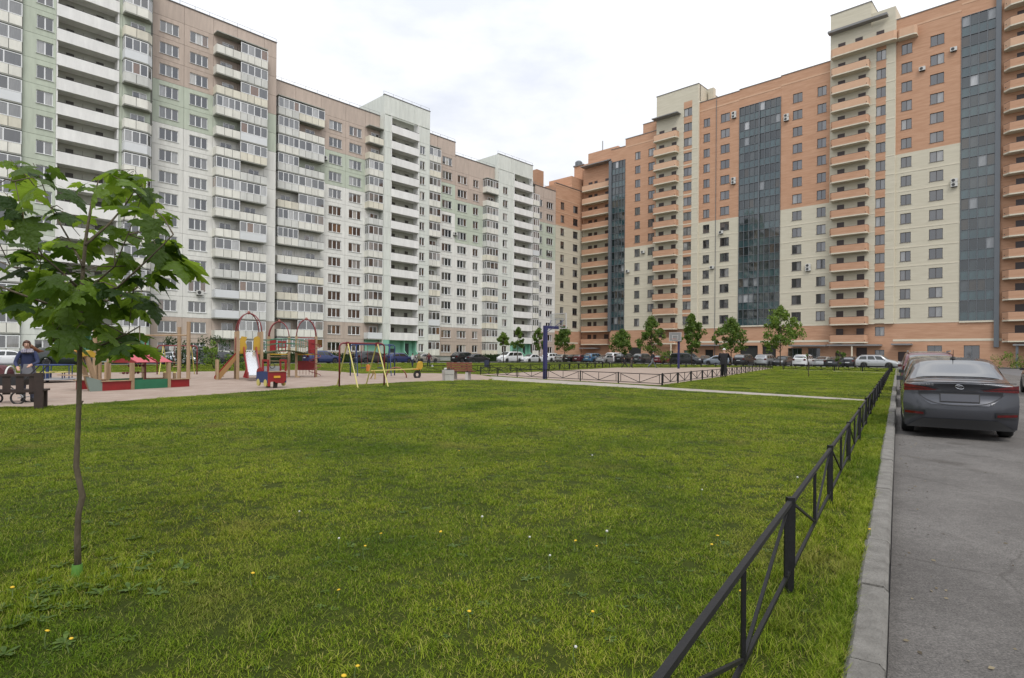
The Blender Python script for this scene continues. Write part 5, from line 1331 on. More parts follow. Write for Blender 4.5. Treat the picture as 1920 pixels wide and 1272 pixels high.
def left_bench():
    r = empty('park_bench', (-11.66, 13.10, LZ), radians(25)); tag(r, 'dark brown bench with upright back boards at the left edge', 'bench')
    for k in range(9): P_(r, 'back_board', MB().box(-1.05 + k * .235, -.93 + k * .235 + .02, -.20, -.17, .34, .80), M_bdark)
    for z_ in (.38, .74): P_(r, 'back_rail', MB().box(-1.1, 1.1, -.225, -.20, z_, z_ + .055), M_bdark)
    for k in range(4): P_(r, 'seat_slat', MB().box(-1.1, 1.1, -.14 + k * .12, -.04 + k * .12, .40, .44), M_bdark)
    for x_ in (-1.0, 1.0):
        P_(r, 'end_board', MB().box(x_ - .07, x_ + .09, -.24, -.15, 0, .82), M_bdark); P_(r, 'leg', MB().box(x_ - .05, x_ + .05, .25, .33, 0, .42), M_bdark)
left_bench()
def pram():
    r = empty('pram', (-12.55, 14.75, LZ), radians(12)); tag(r, 'dark pram with a pale hood edge behind the dark bench', 'pram')
    P_(r, 'carrycot', MB().prism([(-.42, .45), (.36, .45), (.46, .60), (.44, .68), (-.46, .68), (-.48, .58)], -.19, .19, 'y'), mat('pram_black', (.02, .02, .022), .7))
    P_(r, 'hood', MB().prism([(-.02 + .0, .68)] + [(-.22 + .27 * cos(t), .68 + .27 * sin(t)) for t in [pi * k / 10 for k in range(11)]], -.20, .20, 'y'), mat('pram_hood', (.10, .03, .035), .7))
    P_(r, 'hood_trim', MB().tube([(.05, .2 * cos(t), .70 + .22 * sin(t)) for t in [pi * k / 10 for k in range(11)]], .02, 6), mat('paper_white', (.7, .7, .68), .8))
    P_(r, 'handle', MB().tube([(.42, -.19, .55), (.78, -.19, .95), (.78, .19, .95), (.42, .19, .55)], .016, 6), M_plast)
    for sx, rr_ in ((-.36, .11), (.34, .15)):
        for sy in (-.24, .24): P_(r, 'wheel', MB().tube([(sx + rr_ * cos(t), sy, rr_ + rr_ * sin(t)) for t in [2 * pi * k / 18 for k in range(19)]], .022, 6), M_tyre, True)
        P_(r, 'axle', MB().tube([(sx, -.24, rr_), (sx, .24, rr_)], .012, 6), M_rail)
    P_(r, 'frame', MB().tube([(-.36, 0, .11), (0, 0, .46), (.34, 0, .15)], .018, 6), M_rail)
pram()

# --- basketball hoops
M_board = clear_glass('backboard_acrylic', (.95, .96, .96), .86)
def hoop(label, loc, ang, clear=True):
    r = empty('basketball_hoop', (loc[0], loc[1], LZ), ang); tag(r, label, 'basketball hoop')   # +x points into the court
    P_(r, 'post', MB().box(-.085, .085, -.085, .085, -.05, 2.86), M_navy); P_(r, 'arm', MB().bar((.08, 0, 2.78), (.95, 0, 2.78), .15, .15), M_navy)
    for sy in (-.5, .5): P_(r, 'stay', MB().tube([(.1, 0, 2.5), (.92, sy, 3.2)], .018, 6), M_navy)
    P_(r, 'backboard', MB().box(.96, .985, -.60, .60, 2.72, 3.55), M_board if clear else mat('board_grey', (.22, .225, .225), .5))
    wmx = mat('board_white', (.48, .48, .47), .6)
    b1 = P_(r, 'board_frame', MB().slab([-.61, -.575, .575, .61], [2.71, 2.745, 3.535, 3.57], lambda i, j: i == 1 and j == 1, 0, .05, back=True), wmx); b1.rotation_euler = (0, 0, pi / 2); b1.location = (1.0, 0, 0)
    b2 = P_(r, 'target_square', MB().slab([-.30, -.25, .25, .30], [2.86, 2.91, 3.24, 3.29], lambda i, j: i == 1 and j == 1, 0, .02, back=True), wmx); b2.rotation_euler = (0, 0, pi / 2); b2.location = (1.02, 0, 0)
    P_(r, 'rim', MB().tube([(1.28 + .225 * cos(t), .225 * sin(t), 2.92) for t in [2 * pi * k / 20 for k in range(21)]], .012, 6), mat('rim_orange', (.42, .08, .03), .5), True)
hoop('near blue basketball post seen from behind', (1.78, 31.75), math.atan2(26.1, 14.6) - .35)
hoop('far blue basketball post facing the viewer', (16.5, 58.6), math.atan2(-26.1, -14.6) - .12, False)

# ------------------------------------------------------------------ people
M_skin = mat('skin', (.50, .30, .22), .6)
def skin_body(nm, J, E_, rad, parent, regions, mats_, sub=2):
    """one continuous body from a jointed skeleton: J joints, E_ bones, rad radii; regions give material by bone"""
    me = bpy.data.meshes.new(nm); keys = list(J); ix = {k: i for i, k in enumerate(keys)}
    me.from_pydata([J[k] for k in keys], [(ix[a], ix[b]) for a, b in E_], [])
    o = bpy.data.objects.new(nm, me); COL.objects.link(o)
    sk = o.modifiers.new('skin', 'SKIN'); sk.use_smooth_shade = True; sb = o.modifiers.new('sub', 'SUBSURF'); sb.levels = sub; sb.render_levels = sub
    for k in keys:
        v = me.skin_vertices[0].data[ix[k]]; r = rad[k]; v.radius = r if isinstance(r, tuple) else (r, r); v.use_root = (k == 'pelvis')
    bpy.context.view_layer.update(); dg = bpy.context.evaluated_depsgraph_get()
    m2 = bpy.data.meshes.new_from_object(o.evaluated_get(dg)); m2.name = nm; bpy.data.objects.remove(o); bpy.data.meshes.remove(me)
    m2.materials.clear()
    for m_ in mats_: m2.materials.append(m_)
    bones = [(Vector(J[a]), Vector(J[b]), regions.get((a, b), 0)) for a, b in E_]
    for p in m2.polygons:
        c = p.center; best = None
        for a, b, mi in bones:
            ab = b - a; t = max(0, min(1, (c - a).dot(ab) / max(1e-9, ab.length_squared))); d = (c - (a + ab * t)).length
            if best is None or d < best[0]: best = (d, mi)
        p.material_index = best[1]; p.use_smooth = True
    return ob(nm, m2, parent)
def person(label, loc, face, H=1.75, top=(.02, .02, .025), legs=(.02, .02, .025), stride=0., arms=((.05, .1), (.05, .1)), lean=0., hair=None, cap=None, shoes=(.02, .02, .02), bulk=1.0, coat=None, look=0., group='people in the yard', scarf=None, hands=False):
    """faces +x; arms = (forward swing of upper arm, of forearm) per side in radians"""
    s = H / 1.75; r = empty('person', (loc[0], loc[1], loc[2] if len(loc) > 2 else LZ + .004), face); tag(r, label, 'person', group)
    J = {}; J['pelvis'] = (0, 0, .93)
    ln = lambda z: (z - .93) * sin(lean)
    J['waist'] = (ln(1.08), 0, 1.08); J['chest'] = (ln(1.30) , 0, .93 + .37 * cos(lean)); J['neck'] = (ln(1.48), 0, .93 + .54 * cos(lean)); 
    hx, hz = J['neck'][0], J['neck'][2]
    J['head0'] = (hx + .01 + look * .02, 0, hz + .08); J['head1'] = (hx + .025 + look * .06, 0, hz + .17); J['head2'] = (hx + .02 + look * .05, 0, hz + .25)
    rad = {'pelvis': (.155 * bulk, .125 * bulk), 'waist': (.15 * bulk, .115 * bulk), 'chest': (.175 * bulk, .125 * bulk), 'neck': .062, 'head0': .07, 'head1': (.083, .092), 'head2': (.07, .078)}
    E_ = [('pelvis', 'waist'), ('waist', 'chest'), ('chest', 'neck'), ('neck', 'head0'), ('head0', 'head1'), ('head1', 'head2')]
    reg = {('pelvis', 'waist'): 0, ('waist', 'chest'): 0, ('chest', 'neck'): 0, ('neck', 'head0'): 2, ('head0', 'head1'): 2, ('head1', 'head2'): 2}
    for sg, nm in ((1, 'L'), (-1, 'R')):
        st = stride * sg; hip = (0, sg * .095, .90); kn = (.42 * sin(st) + .03, sg * .105, .90 - .42 * cos(st)); bend = .25 if st < 0 else .02
        an = (kn[0] + .42 * sin(st - bend * 2 * abs(stride) / .5), sg * .11, max(.08, kn[2] - .42 * cos(st - bend))); toe = (an[0] + .17, sg * .125, max(.04, an[2] - .045))
        J['hip' + nm], J['kn' + nm], J['an' + nm], J['toe' + nm] = hip, kn, an, toe
        rad['hip' + nm], rad['kn' + nm], rad['an' + nm], rad['toe' + nm] = .098 * bulk, .070 * bulk, .052, .042
        for a, b, mi in (('pelvis', 'hip' + nm, 1), ('hip' + nm, 'kn' + nm, 1), ('kn' + nm, 'an' + nm, 1), ('an' + nm, 'toe' + nm, 3)): E_.append((a, b)); reg[(a, b)] = mi
        ua, fa = arms[0 if sg > 0 else 1][:2]; out = arms[0 if sg > 0 else 1][2] if len(arms[0 if sg > 0 else 1]) > 2 else .12
        sh = (J['chest'][0] + .02, sg * .175 * bulk, J['chest'][2] + .10); el = (sh[0] + .29 * sin(ua), sh[1] + sg * .29 * sin(out), sh[2] - .29 * cos(ua))
        inn = arms[0 if sg > 0 else 1][3] if len(arms[0 if sg > 0 else 1]) > 3 else 0
        wr = (el[0] + .25 * sin(fa), el[1] - sg * .25 * inn, el[2] - .25 * cos(fa)); ha = (wr[0] + .09 * sin(fa), wr[1] - sg * .09 * inn, wr[2] - .09 * cos(fa))
        for k, v, rr in (('sh', sh, .068 * bulk), ('el', el, .050 * bulk), ('wr', wr, .037), ('ha', ha, .036)): J[k + nm] = v; rad[k + nm] = rr
        for a, b, mi in (('chest', 'sh' + nm, 0), ('sh' + nm, 'el' + nm, 0), ('el' + nm, 'wr' + nm, 0), ('wr' + nm, 'ha' + nm, 2)): E_.append((a, b)); reg[(a, b)] = mi
        if hands:
            d = (Vector(ha) - Vector(wr)).normalized(); sd = d.cross(Vector((0, 1, 0))).normalized()
            for q, (o1, ln_) in enumerate(((-.028, .075), (-.009, .088), (.010, .085), (.028, .068))):
                k = 'f%d' % q + nm; J[k] = tuple(Vector(ha) + Vector((0, o1, 0)) + d * ln_ * .8 - sd * .015); rad[k] = .009; E_.append(('ha' + nm, k)); reg[('ha' + nm, k)] = 2
            k = 'th' + nm; J[k] = tuple(Vector(wr) + d * .06 + Vector((0, -sg * .055, 0)) + sd * .02); rad[k] = .011; E_.append(('wr' + nm, k)); reg[('wr' + nm, k)] = 2
    J = {k: (v[0] * s, v[1] * s, v[2] * s) for k, v in J.items()}; rad = {k: (tuple(x * s for x in v) if isinstance(v, tuple) else v * s) for k, v in rad.items()}
    cm = lambda nm, c: mat(nm + '_%.3f_%.3f_%.3f' % c, c, .85, .12, 9)
    skin_body('body', J, E_, rad, r, reg, [cm('cloth', top), cm('cloth', legs), M_skin, cm('cloth', shoes)])
    h1 = Vector(J['head1']); rr = .098 * s
    def shell(nm, m_, zmin, k=1.0, back=False, sx=1.0):
        mb = MB(); n_, q = 14, 7; vs_ = []
        for j in range(q + 1):
            ph = zmin + (pi / 2 - zmin) * j / q
            for i in range(n_):
                th = 2 * pi * i / n_; z_ = ph
                if back and cos(th) > .35: z_ = max(ph, .55)
                vs_.append((h1.x + rr * k * 1.05 * sx * cos(z_) * cos(th), h1.y + rr * k * .92 * cos(z_) * sin(th), h1.z + .02 * s + rr * k * 1.12 * sin(z_)))
        mb.add(vs_, [(j * n_ + i, j * n_ + (i + 1) % n_, (j + 1) * n_ + (i + 1) % n_, (j + 1) * n_ + i) for j in range(q) for i in range(n_)]); return mk(nm, mb, m_, r, smooth=True)
    if hair: shell('hair', mat('hair_%.2f' % hair[0], hair, .7), -.75, 1.06, True)
    if cap:
        shell('cap', mat('cap_%.2f' % cap[0], cap, .8), .12, 1.12)
        mk('cap_peak', MB().prism([(h1.x + rr * .5, h1.y - rr * .8), (h1.x + rr * 1.9, h1.y - rr * .45), (h1.x + rr * 1.9, h1.y + rr * .45), (h1.x + rr * .5, h1.y + rr * .8)], h1.z + .035 * s, h1.z + .047 * s, 'z'), mat('cap_%.2f' % cap[0], cap, .8), r)
    if hair or cap: # face
        fx = h1.x + rr * .86
        mk('nose', MB().prism([(fx - .005, h1.z + .012 * s), (fx + .022 * s, h1.z - .028 * s), (fx - .005, h1.z - .032 * s)], -.010 * s, .010 * s, 'y'), M_skin, r)
        for sg in (-1, 1):
            mk('eye', MB().lathe([(.002, -.007 * s), (.010 * s, 0), (.002, .007 * s)], 8, (fx - .006, sg * .032 * s, h1.z + .014 * s)), mat('eye_dark', (.03, .02, .015), .3), r)
            mk('ear', MB().cbox(h1.x - .005, sg * rr * .92, h1.z - .005, .035 * s, .018 * s, .055 * s), M_skin, r)
        mk('mouth', MB().cbox(fx - .006, 0, h1.z - .055 * s, .010, .042 * s, .010 * s), mat('lips', (.30, .10, .09), .6), r)
    if coat: # open-bottomed coat skirt
        prof = [(0.165, .78), (.165, .95), (.150, 1.08)] if coat[1] > .7 else [(.205, .58), (.190, .75), (.170, .95), (.150, 1.08)]
        mb = MB(); n_ = 18; vs_ = [((ln(z) + rr_ * .78 * cos(t)) * s, rr_ * bulk * sin(t) * s, z * s) for rr_, z in prof for t in [2 * pi * k / n_ for k in range(n_)]]
        mb.add(vs_, [(j * n_ + i, j * n_ + (i + 1) % n_, (j + 1) * n_ + (i + 1) % n_, (j + 1) * n_ + i) for j in range(len(prof) - 1) for i in range(n_)]); mk('coat_skirt', mb, cm('cloth', coat[0]), r, smooth=True)
    if scarf:
        nk = Vector(J['neck']); 
        for dz, k in ((0, 1.0), (-.05, 1.25)): mk('scarf', MB().tube([(nk.x + .085 * k * s * cos(t), .095 * k * s * sin(t), nk.z + .02 * s + dz * s) for t in [2 * pi * q / 14 for q in range(15)]], .042 * s, 8), scarf, r, smooth=True)
    return r
hRDf = hRD
person('man in a pale cap and black jacket standing by the court fence', (13.15, 36.75), hRDf - .05, 1.76, (.012, .012, .015), (.014, .014, .015), .14, ((.30, .9, .42, .35), (.15, .5, .42, .2)), .05, None, (.55, .53, .50), bulk=1.38, coat=((.012, .012, .015), .8))
person('person in a black jacket and grey trousers striding across the court', (13.6, 57.3), .12, 1.70, (.015, .017, .024), (.11, .12, .13), .48, ((-.35, .0), (.4, .7)), .10, (.02, .015, .012))
person('small child in black walking left of the striding person', (11.15, 58.5), 2.6, 1.08, (.014, .014, .018), (.02, .018, .018), .5, ((.35, .6), (-.35, .0)), .12, (.02, .015, .012))
person('child in a brown jacket walking close beside the child in black', (11.75, 58.3), .4, 1.05, (.05, .04, .035), (.06, .05, .045), .4, ((-.3, .0), (.3, .6)), .08, (.05, .03, .02))
person('player in a maroon top beside a white ball', (-7.95, 56.6), -1.3, 1.36, (.075, .012, .018), (.02, .022, .04), .32, ((.2, .4, .45), (-.1, .2, .45)), .06, (.03, .02, .015))
person('child in a pale grey top behind the yellow seesaw seat', (-9.35, 55.6), 1.2, 1.32, (.40, .40, .40), (.03, .035, .06), .15, ((.6, 1.2), (.2, .5)), .1, (.015, .012, .01))
person('child in an olive top right of the yellow seesaw seat', (-8.85, 56.4), 2.4, 1.35, (.13, .12, .08), (.03, .03, .03), .2, ((.3, .8), (.1, .4)), .08, (.04, .025, .02))
person('person in dark clothes beside the teal entrance, left of the blue hatchback', (-16.4, 60.5), .6, 1.45, (.02, .02, .025), (.03, .03, .035), .3, ((.3, .5), (-.2, .1)), .05, (.03, .02, .015))
M_scarf = mat('scarf_print', (.07, .075, .16), .9, col2=(.55, .50, .52), scale=28)
wm = person('woman in a navy jacket, grey dress and patterned scarf behind the dark bench', (-12.5, 15.3), -1.05, 1.57, (.024, .033, .085), (.07, .075, .11), .06, ((.45, 1.25, .30, .45), (.35, 1.0, .30, .35)), .20, (.075, .032, .018), coat=((.22, .225, .25), .5), look=1.2, scarf=M_scarf, hands=True)
mk('hair', MB().tube([(.04, .05, 1.42), (-.05, .12, 1.35), (-.11, .20, 1.30), (-.20, .28, 1.30)], [.06, .055, .045, .015], 8), mat('hair_long', (.16, .06, .02), .7), wm, smooth=True)
ball = mk('ball', MB().lathe([(.01, 0)] + [(.11 * sin(t), .11 - .11 * cos(t)) for t in [pi * k / 10 for k in range(1, 10)]] + [(.01, .22)], 16), mat('ball_white', (.75, .74, .72), .5), None, (-7.55, 56.2, LZ + .004), smooth=True)
tag(ball, 'white ball on the grass beside the player in maroon', 'ball')

# ------------------------------------------------------------------ trees, shrubs and hedges in the yard
def leaf_mat(nm, c1, c2, trans=.35):
    m = bpy.data.materials.new(nm); m.use_nodes = True; n = m.node_tree.nodes; l = m.node_tree.links.new; b = n['Principled BSDF']; o = n['Material Output']
    g = n.new('ShaderNodeNewGeometry'); rp_ = n.new('ShaderNodeValToRGB'); rp_.color_ramp.elements[0].color = (*c1, 1); rp_.color_ramp.elements[1].color = (*c2, 1)
    l(g.outputs['Random Per Island'], rp_.inputs['Fac']); l(rp_.outputs[0], b.inputs['Base Color']); b.inputs['Roughness'].default_value = .5; b.inputs['Specular IOR Level'].default_value = .35
    t = n.new('ShaderNodeBsdfTranslucent'); hs = n.new('ShaderNodeHueSaturation'); hs.inputs['Hue'].default_value = .485; hs.inputs['Value'].default_value = 1.7; l(rp_.outputs[0], hs.inputs['Color']); l(hs.outputs[0], t.inputs['Color'])
    ms = n.new('ShaderNodeMixShader'); ms.inputs[0].default_value = trans; l(b.outputs[0], ms.inputs[1]); l(t.outputs[0], ms.inputs[2]); l(ms.outputs[0], o.inputs['Surface'])
    return m
M_leafA = leaf_mat('leaf_mid', (.040, .085, .012), (.15, .23, .04))
M_leafB = leaf_mat('leaf_light', (.06, .12, .015), (.20, .29, .05))
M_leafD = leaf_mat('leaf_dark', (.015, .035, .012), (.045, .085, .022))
M_bark = mat('bark', (.075, .055, .04), .9, .25, 12, bump=.6)
def leaves(mb, c, rad, n_, size, rr, flat=.0):
    for _ in range(n_):
        d = Vector((rr.gauss(0, 1), rr.gauss(0, 1), rr.gauss(0, 1))).normalized() * rad * rr.random() ** .45
        p = Vector(c) + d; a = Vector((rr.gauss(0, 1), rr.gauss(0, 1), rr.gauss(0, .8))).normalized(); b = a.orthogonal().normalized(); b = (b * cos(rr.random() * 6.3) + a.cross(b) * sin(rr.random() * 6.3)); e = a.cross(b); s_ = size * rr.uniform(.6, 1.3)
        mb.add([p - b * s_ * .5, p + e * s_ * .3 - b * s_ * .05, p + b * s_ * .55, p - e * s_ * .3 - b * s_ * .05], [(0, 1, 2, 3)])
def tree(name, label, pos, H, wid, crown0, seed, lm, n_=1500, size=.26, z=LZ, top=.25, group='trees planted round the yard', cat='tree', trunk=.07):
    rr = R_(seed); r = empty(name, (pos[0], pos[1], z)); tag(r, label, cat, group)
    lean = Vector((rr.uniform(-.15, .15), rr.uniform(-.15, .15)))
    tp = [(lean.x * t * t, lean.y * t * t, H * .92 * t) for t in [k / 6 for k in range(7)]]
    mk('trunk', MB().tube(tp, [trunk * (1 - .85 * k / 6) + .008 for k in range(7)], 8), M_bark, r, smooth=True)
    cm = MB(); 
    ncl = max(10, int(n_ / 70))
    for k in range(ncl):
        t = rr.random() ** .8; zz = crown0 + (H - crown0) * t; prof = (sin(pi * min(1, (t * .82 + .18))) ** .8) * (1 - .25 * t) * wid / 2
        if t > .93: prof *= .5
        a = rr.random() * 2 * pi; q = prof * rr.uniform(.3, 1.12); c = (lean.x * t + q * cos(a), lean.y * t + q * sin(a), zz)
        leaves(cm, c, wid * rr.uniform(.08, .17), int(n_ / ncl), size, rr)
        if k % 2 == 0: mk('limb', MB().tube([(lean.x * t * .8, lean.y * t * .8, max(crown0 * .85, zz - q * .7 - .2)), (c[0] * .6, c[1] * .6, zz - q * .25), c], [.028, .018, .006], 5), M_bark, r)
    mk('crown', cm, lm, r); return r
for x, H, wd, c0, sd, lm, lab in ((944, 4.4, 2.2, 2.6, 1, M_leafB, 'small light green tree left of the second pale tower entrance'), (970, 5.4, 2.4, 2.2, 2, M_leafA, 'young tree standing before the white loggias of the second tower'), (1011, 5.4, 2.6, 2.2, 3, M_leafA, 'young tree behind the near blue basketball post')):
    tree('street_tree', lab, onL(x, 22.2), H, wd, c0, sd, lm, 2100, .25)
for x, d, H, wd, c0, sd, lm, lab in ((1059, 32, 6.0, 3.4, 2.0, 4, M_leafA, 'bushy young tree before the corner wing entrance'), (1166, 32, 5.0, 3.9, 1.6, 5, M_leafA, 'squat round tree below the narrow glass bay'), (1221, 32.5, 7.0, 4.0, 1.5, 6, M_leafA, 'tall pointed tree left of the far basketball board'),
    (1297, 33, 7.0, 3.7, 1.9, 7, M_leafA, 'tall tree just right of the far basketball board'), (1371, 33.5, 6.2, 4.4, 2.0, 8, M_leafA, 'spreading tree above the man in the cap'), (1463, 34, 7.4, 5.0, 2.1, 9, M_leafB, 'widest tree, before the broad glass bay')):
    tree('street_tree', lab, onR(x, d), H, wd, c0, sd, lm, 4300, .27)
tree('sapling', 'staked bare sapling on the far right lawn', (19.3, 38.5), 1.5, .35, 1.0, 21, M_leafA, 50, .10, trunk=.02)
tree('sapling', 'small leafy sapling before the dark grey saloon', (32.0, 58.0), 2.1, 1.1, .6, 22, M_leafA, 350, .16, trunk=.03)
def shrub(label, pos, H, wd, seed, lm, n_=900, size=.16, name='shrub'):
    rr = R_(seed); r = empty(name, (pos[0], pos[1], LZ)); tag(r, label, 'shrub', 'shrubs in the yard'); cm = MB()
    for k in range(int(n_ / 45)):
        a = rr.random() * 6.3; q = wd / 2 * rr.random() ** .5; z = H * rr.uniform(.1, .95) * (1 - .35 * (2 * q / wd) ** 2); leaves(cm, (q * cos(a), q * sin(a), z), wd * .16, 45, size, rr)
    mk('foliage', cm, lm, r)
    for k in range(5): a = rr.random() * 6.3; mk('stem', MB().tube([(0, 0, 0), (wd * .2 * cos(a), wd * .2 * sin(a), H * .6)], [.03, .01], 5), M_bark, r)
shrub('bright low bush between the two trees by the narrow glass bay', onR(1248, 29.0), 2.6, 2.4, 31, M_leafB)
shrub('dark lilac bush behind the far red and yellow swing', (-25.5, 45.5), 2.7, 2.6, 32, M_leafD, 1300)
shrub('light green sapling bush right of the far swing', (-22.4, 44.5), 2.2, 1.5, 33, M_leafB, 600)
shrub('dark bush behind the graphite off-roader', (-26.5, 52.5), 3.2, 2.8, 34, M_leafD, 1200)
shrub('dark low bush at the edge of the gravel left of the slide tower', (-20.5, 43.0), 1.2, 2.0, 35, M_leafA, 500)
shrub('flowering bush by the lit entrance at the right', (69.3, 82.0), 2.2, 4.0, 36, M_leafB, 900, .2)
shrub('dark shrub right of the flowering bush by the lit entrance', (71.5, 80.0), 1.8, 3.0, 37, M_leafA, 700, .2)
def hedge(label, u0, u1, off, H, wd, seed):
    p = PL + dL * u0 + nL * off; r = empty('hedge', (p.x, p.y, .1), pi / 2 - TH); tag(r, label, 'hedge', 'hedges along the pale block'); rr = R_(seed); cm = MB(); L_ = u1 - u0
    for k in range(int(L_ * 90)):
        c = (rr.uniform(0, L_), rr.uniform(-wd / 2, wd / 2), H * rr.random() ** .6)
        leaves(cm, c, .2, 3, .22, rr)
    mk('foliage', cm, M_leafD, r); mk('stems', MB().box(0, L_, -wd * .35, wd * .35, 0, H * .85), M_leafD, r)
hedge('clipped dark hedge before the brown base, left of the first tower', -44, -24, 7.6, 1.2, 1.0, 41)
hedge('clipped dark hedge between the two tower entrances', -13, 3, 7.6, 1.2, 1.0, 42)
hedge('clipped dark hedge below the sixteen-storey section', -60, -46, 9.5, 1.3, 1.0, 43)

# ------------------------------------------------------------------ the young maple in front
def leaf_mesh(k):
    """five-lobed maple blade on its stalk, folded along the midrib and drooping"""
    rr = R_(100 + k); mb = MB(); fold = rr.uniform(.12, .38); droop = rr.uniform(.25, .75); tw = rr.uniform(-.2, .2); st = .45
    half = [[(0, 0), (.10, -.03), (.22, -.11), (.30, -.08), (.44, -.10), (.40, .02), (.43, .07), (.31, .17), (0, .22)],
            [(0, .22), (.31, .17), (.44, .20), (.50, .16), (.70, .26), (.78, .40), (.64, .39), (.62, .47), (.50, .44), (.44, .50), (.26, .47), (0, .52)],
            [(0, .52), (.26, .47), (.35, .58), (.33, .66), (.24, .68), (.25, .78), (.14, .83), (.10, .93), (0, 1.06)]]
    def Z(x, y): return -fold * abs(x) * .9 - droop * .45 * y * y - .18 * x * x + tw * x * y + .03 * sin(9 * y + k) * abs(x)
    for sg in (1, -1):
        for P in half:
            pts = [(sg * x * .92, y + st, Z(x * sg, y)) for x, y in P]; mb.add(pts, [tuple(range(len(pts))) if sg > 0 else tuple(range(len(pts)))[::-1]])
    mb.add([(-.012, 0, -.10), (.012, 0, -.10), (.012, st + .02, 0), (-.012, st + .02, 0)], [(0, 1, 2, 3)], 1)
    return mb
def maple_mat():
    m = leaf_mat('maple_leaf', (.026, .062, .008), (.155, .255, .024), .55); n = m.node_tree.nodes; l = m.node_tree.links.new
    oi = n.new('ShaderNodeObjectInfo'); rp_ = [x for x in n if x.type == 'VALTORGB'][0]; l(oi.outputs['Random'], rp_.inputs['Fac']); n['Principled BSDF'].inputs['Roughness'].default_value = .38
    # veins and blotches
    t = n.new('ShaderNodeTexCoord'); nz = n.new('ShaderNodeTexNoise'); nz.inputs['Scale'].default_value = 5; nz.inputs['Detail'].default_value = 6; l(t.outputs['Object'], nz.inputs['Vector'])
    bp = n.new('ShaderNodeBump'); bp.inputs['Strength'].default_value = .5; bp.inputs['Distance'].default_value = .1; l(nz.outputs['Fac'], bp.inputs['Height']); l(bp.outputs[0], n['Principled BSDF'].inputs['Normal'])
    return m
M_maple = maple_mat(); M_stalk = mat('leaf_stalk', (.12, .10, .03), .6); M_mbark = mat('maple_bark', (.060, .045, .028), .85, col2=(.13, .105, .065), scale=14, bump=.8, stretch=(1, 1, .3))
MP = empty('maple_tree', (-2.54, 3.48, LZ)); tag(MP, 'young maple with big lobed leaves and a thin crooked trunk', 'tree')
def at(x, y, d=0.): # point of the tree as seen, d metres nearer (-) or farther (+) than the trunk, relative to its foot
    D = 3.48 + d; dx, dy = x - 960, y - 664; u, v = dx + .008 * dy, dy - .008 * dx
    return Vector((u / 1110 * D + 2.54, D - 3.48, 1.45 - v / 1110 * D - LZ))
tr = [at(147, 1092), at(145, 1010), at(147, 965), at(155, 930, .01), at(149, 905), at(143, 875), at(145, 830), at(148, 760), at(149, 690), at(150, 620), at(152, 560, .02), at(156, 500, .03), at(162, 440, .05), at(172, 380, .06), at(186, 335, .08)]
mk('trunk', MB().tube(tr, [.020, .0175, .016, .0175, .0155, .0165, .0145, .014, .0135, .013, .012, .0105, .009, .006, .003], 10), M_mbark, MP, smooth=True)
mk('twig_stub', MB().tube([at(149, 760), at(156, 752)], [.008, .004], 5), M_mbark, MP)
br = [[at(150, 640), at(190, 648, -.05), at(235, 628, -.12), at(262, 612, -.15)], [at(152, 560), at(180, 530, -.1), at(215, 500, -.16), at(240, 440, -.2), at(265, 372, -.22)], [at(153, 545), at(120, 515, -.1), at(80, 480, -.2), at(45, 420, -.25), at(28, 340, -.28)],
      [at(150, 600), at(110, 590, .12), at(60, 575, .25), at(10, 555, .3)], [at(152, 560), at(200, 565, .15), at(250, 545, .28), at(300, 500, .35)], [at(156, 500), at(130, 450, .15), at(95, 390, .22)], [at(160, 460), at(205, 420, .15), at(235, 385, .22)],
      [at(150, 620), at(118, 628, -.15), at(100, 640, -.22)], [at(153, 540), at(90, 520, .25), at(20, 500, .4), at(-45, 470, .5)], [at(152, 555), at(220, 540, -.3), at(285, 480, -.35), at(325, 440, -.38)], [at(150, 590), at(60, 560, -.35), at(-20, 530, -.45)]]
for b in br: mk('branch', MB().tube(b, [.008, .006, .0045, .003, .002][:len(b)], 6), M_mbark, MP, smooth=True)
LM = [leaf_mesh(k).mesh('leaf', [M_maple, M_stalk]) for k in range(9)]
CL = [(20, 312), (62, 318), (-8, 360), (92, 352), (40, 402), (-32, 420), (118, 405), (172, 352), (212, 342), (252, 330), (290, 358), (242, 378), (312, 405), (332, 452), (338, 490), (282, 452), (232, 432), (190, 445), (150, 455), (100, 462), (50, 472), (0, 482), (-42, 500), (292, 522), (252, 522), (202, 522), (150, 525), (100, 532),
      (50, 545), (-5, 552), (-42, 552), (268, 558), (226, 570), (180, 575), (130, 592), (80, 582), (30, 550), (208, 608), (160, 612), (112, 622), (96, 610), (116, 652), (242, 632), (262, 652), (228, 655), (120, 560), (170, 545), (75, 505), (215, 480), (130, 505)]
rl = R_(77)
BP = [p for b in br for p in b] + tr[9:]
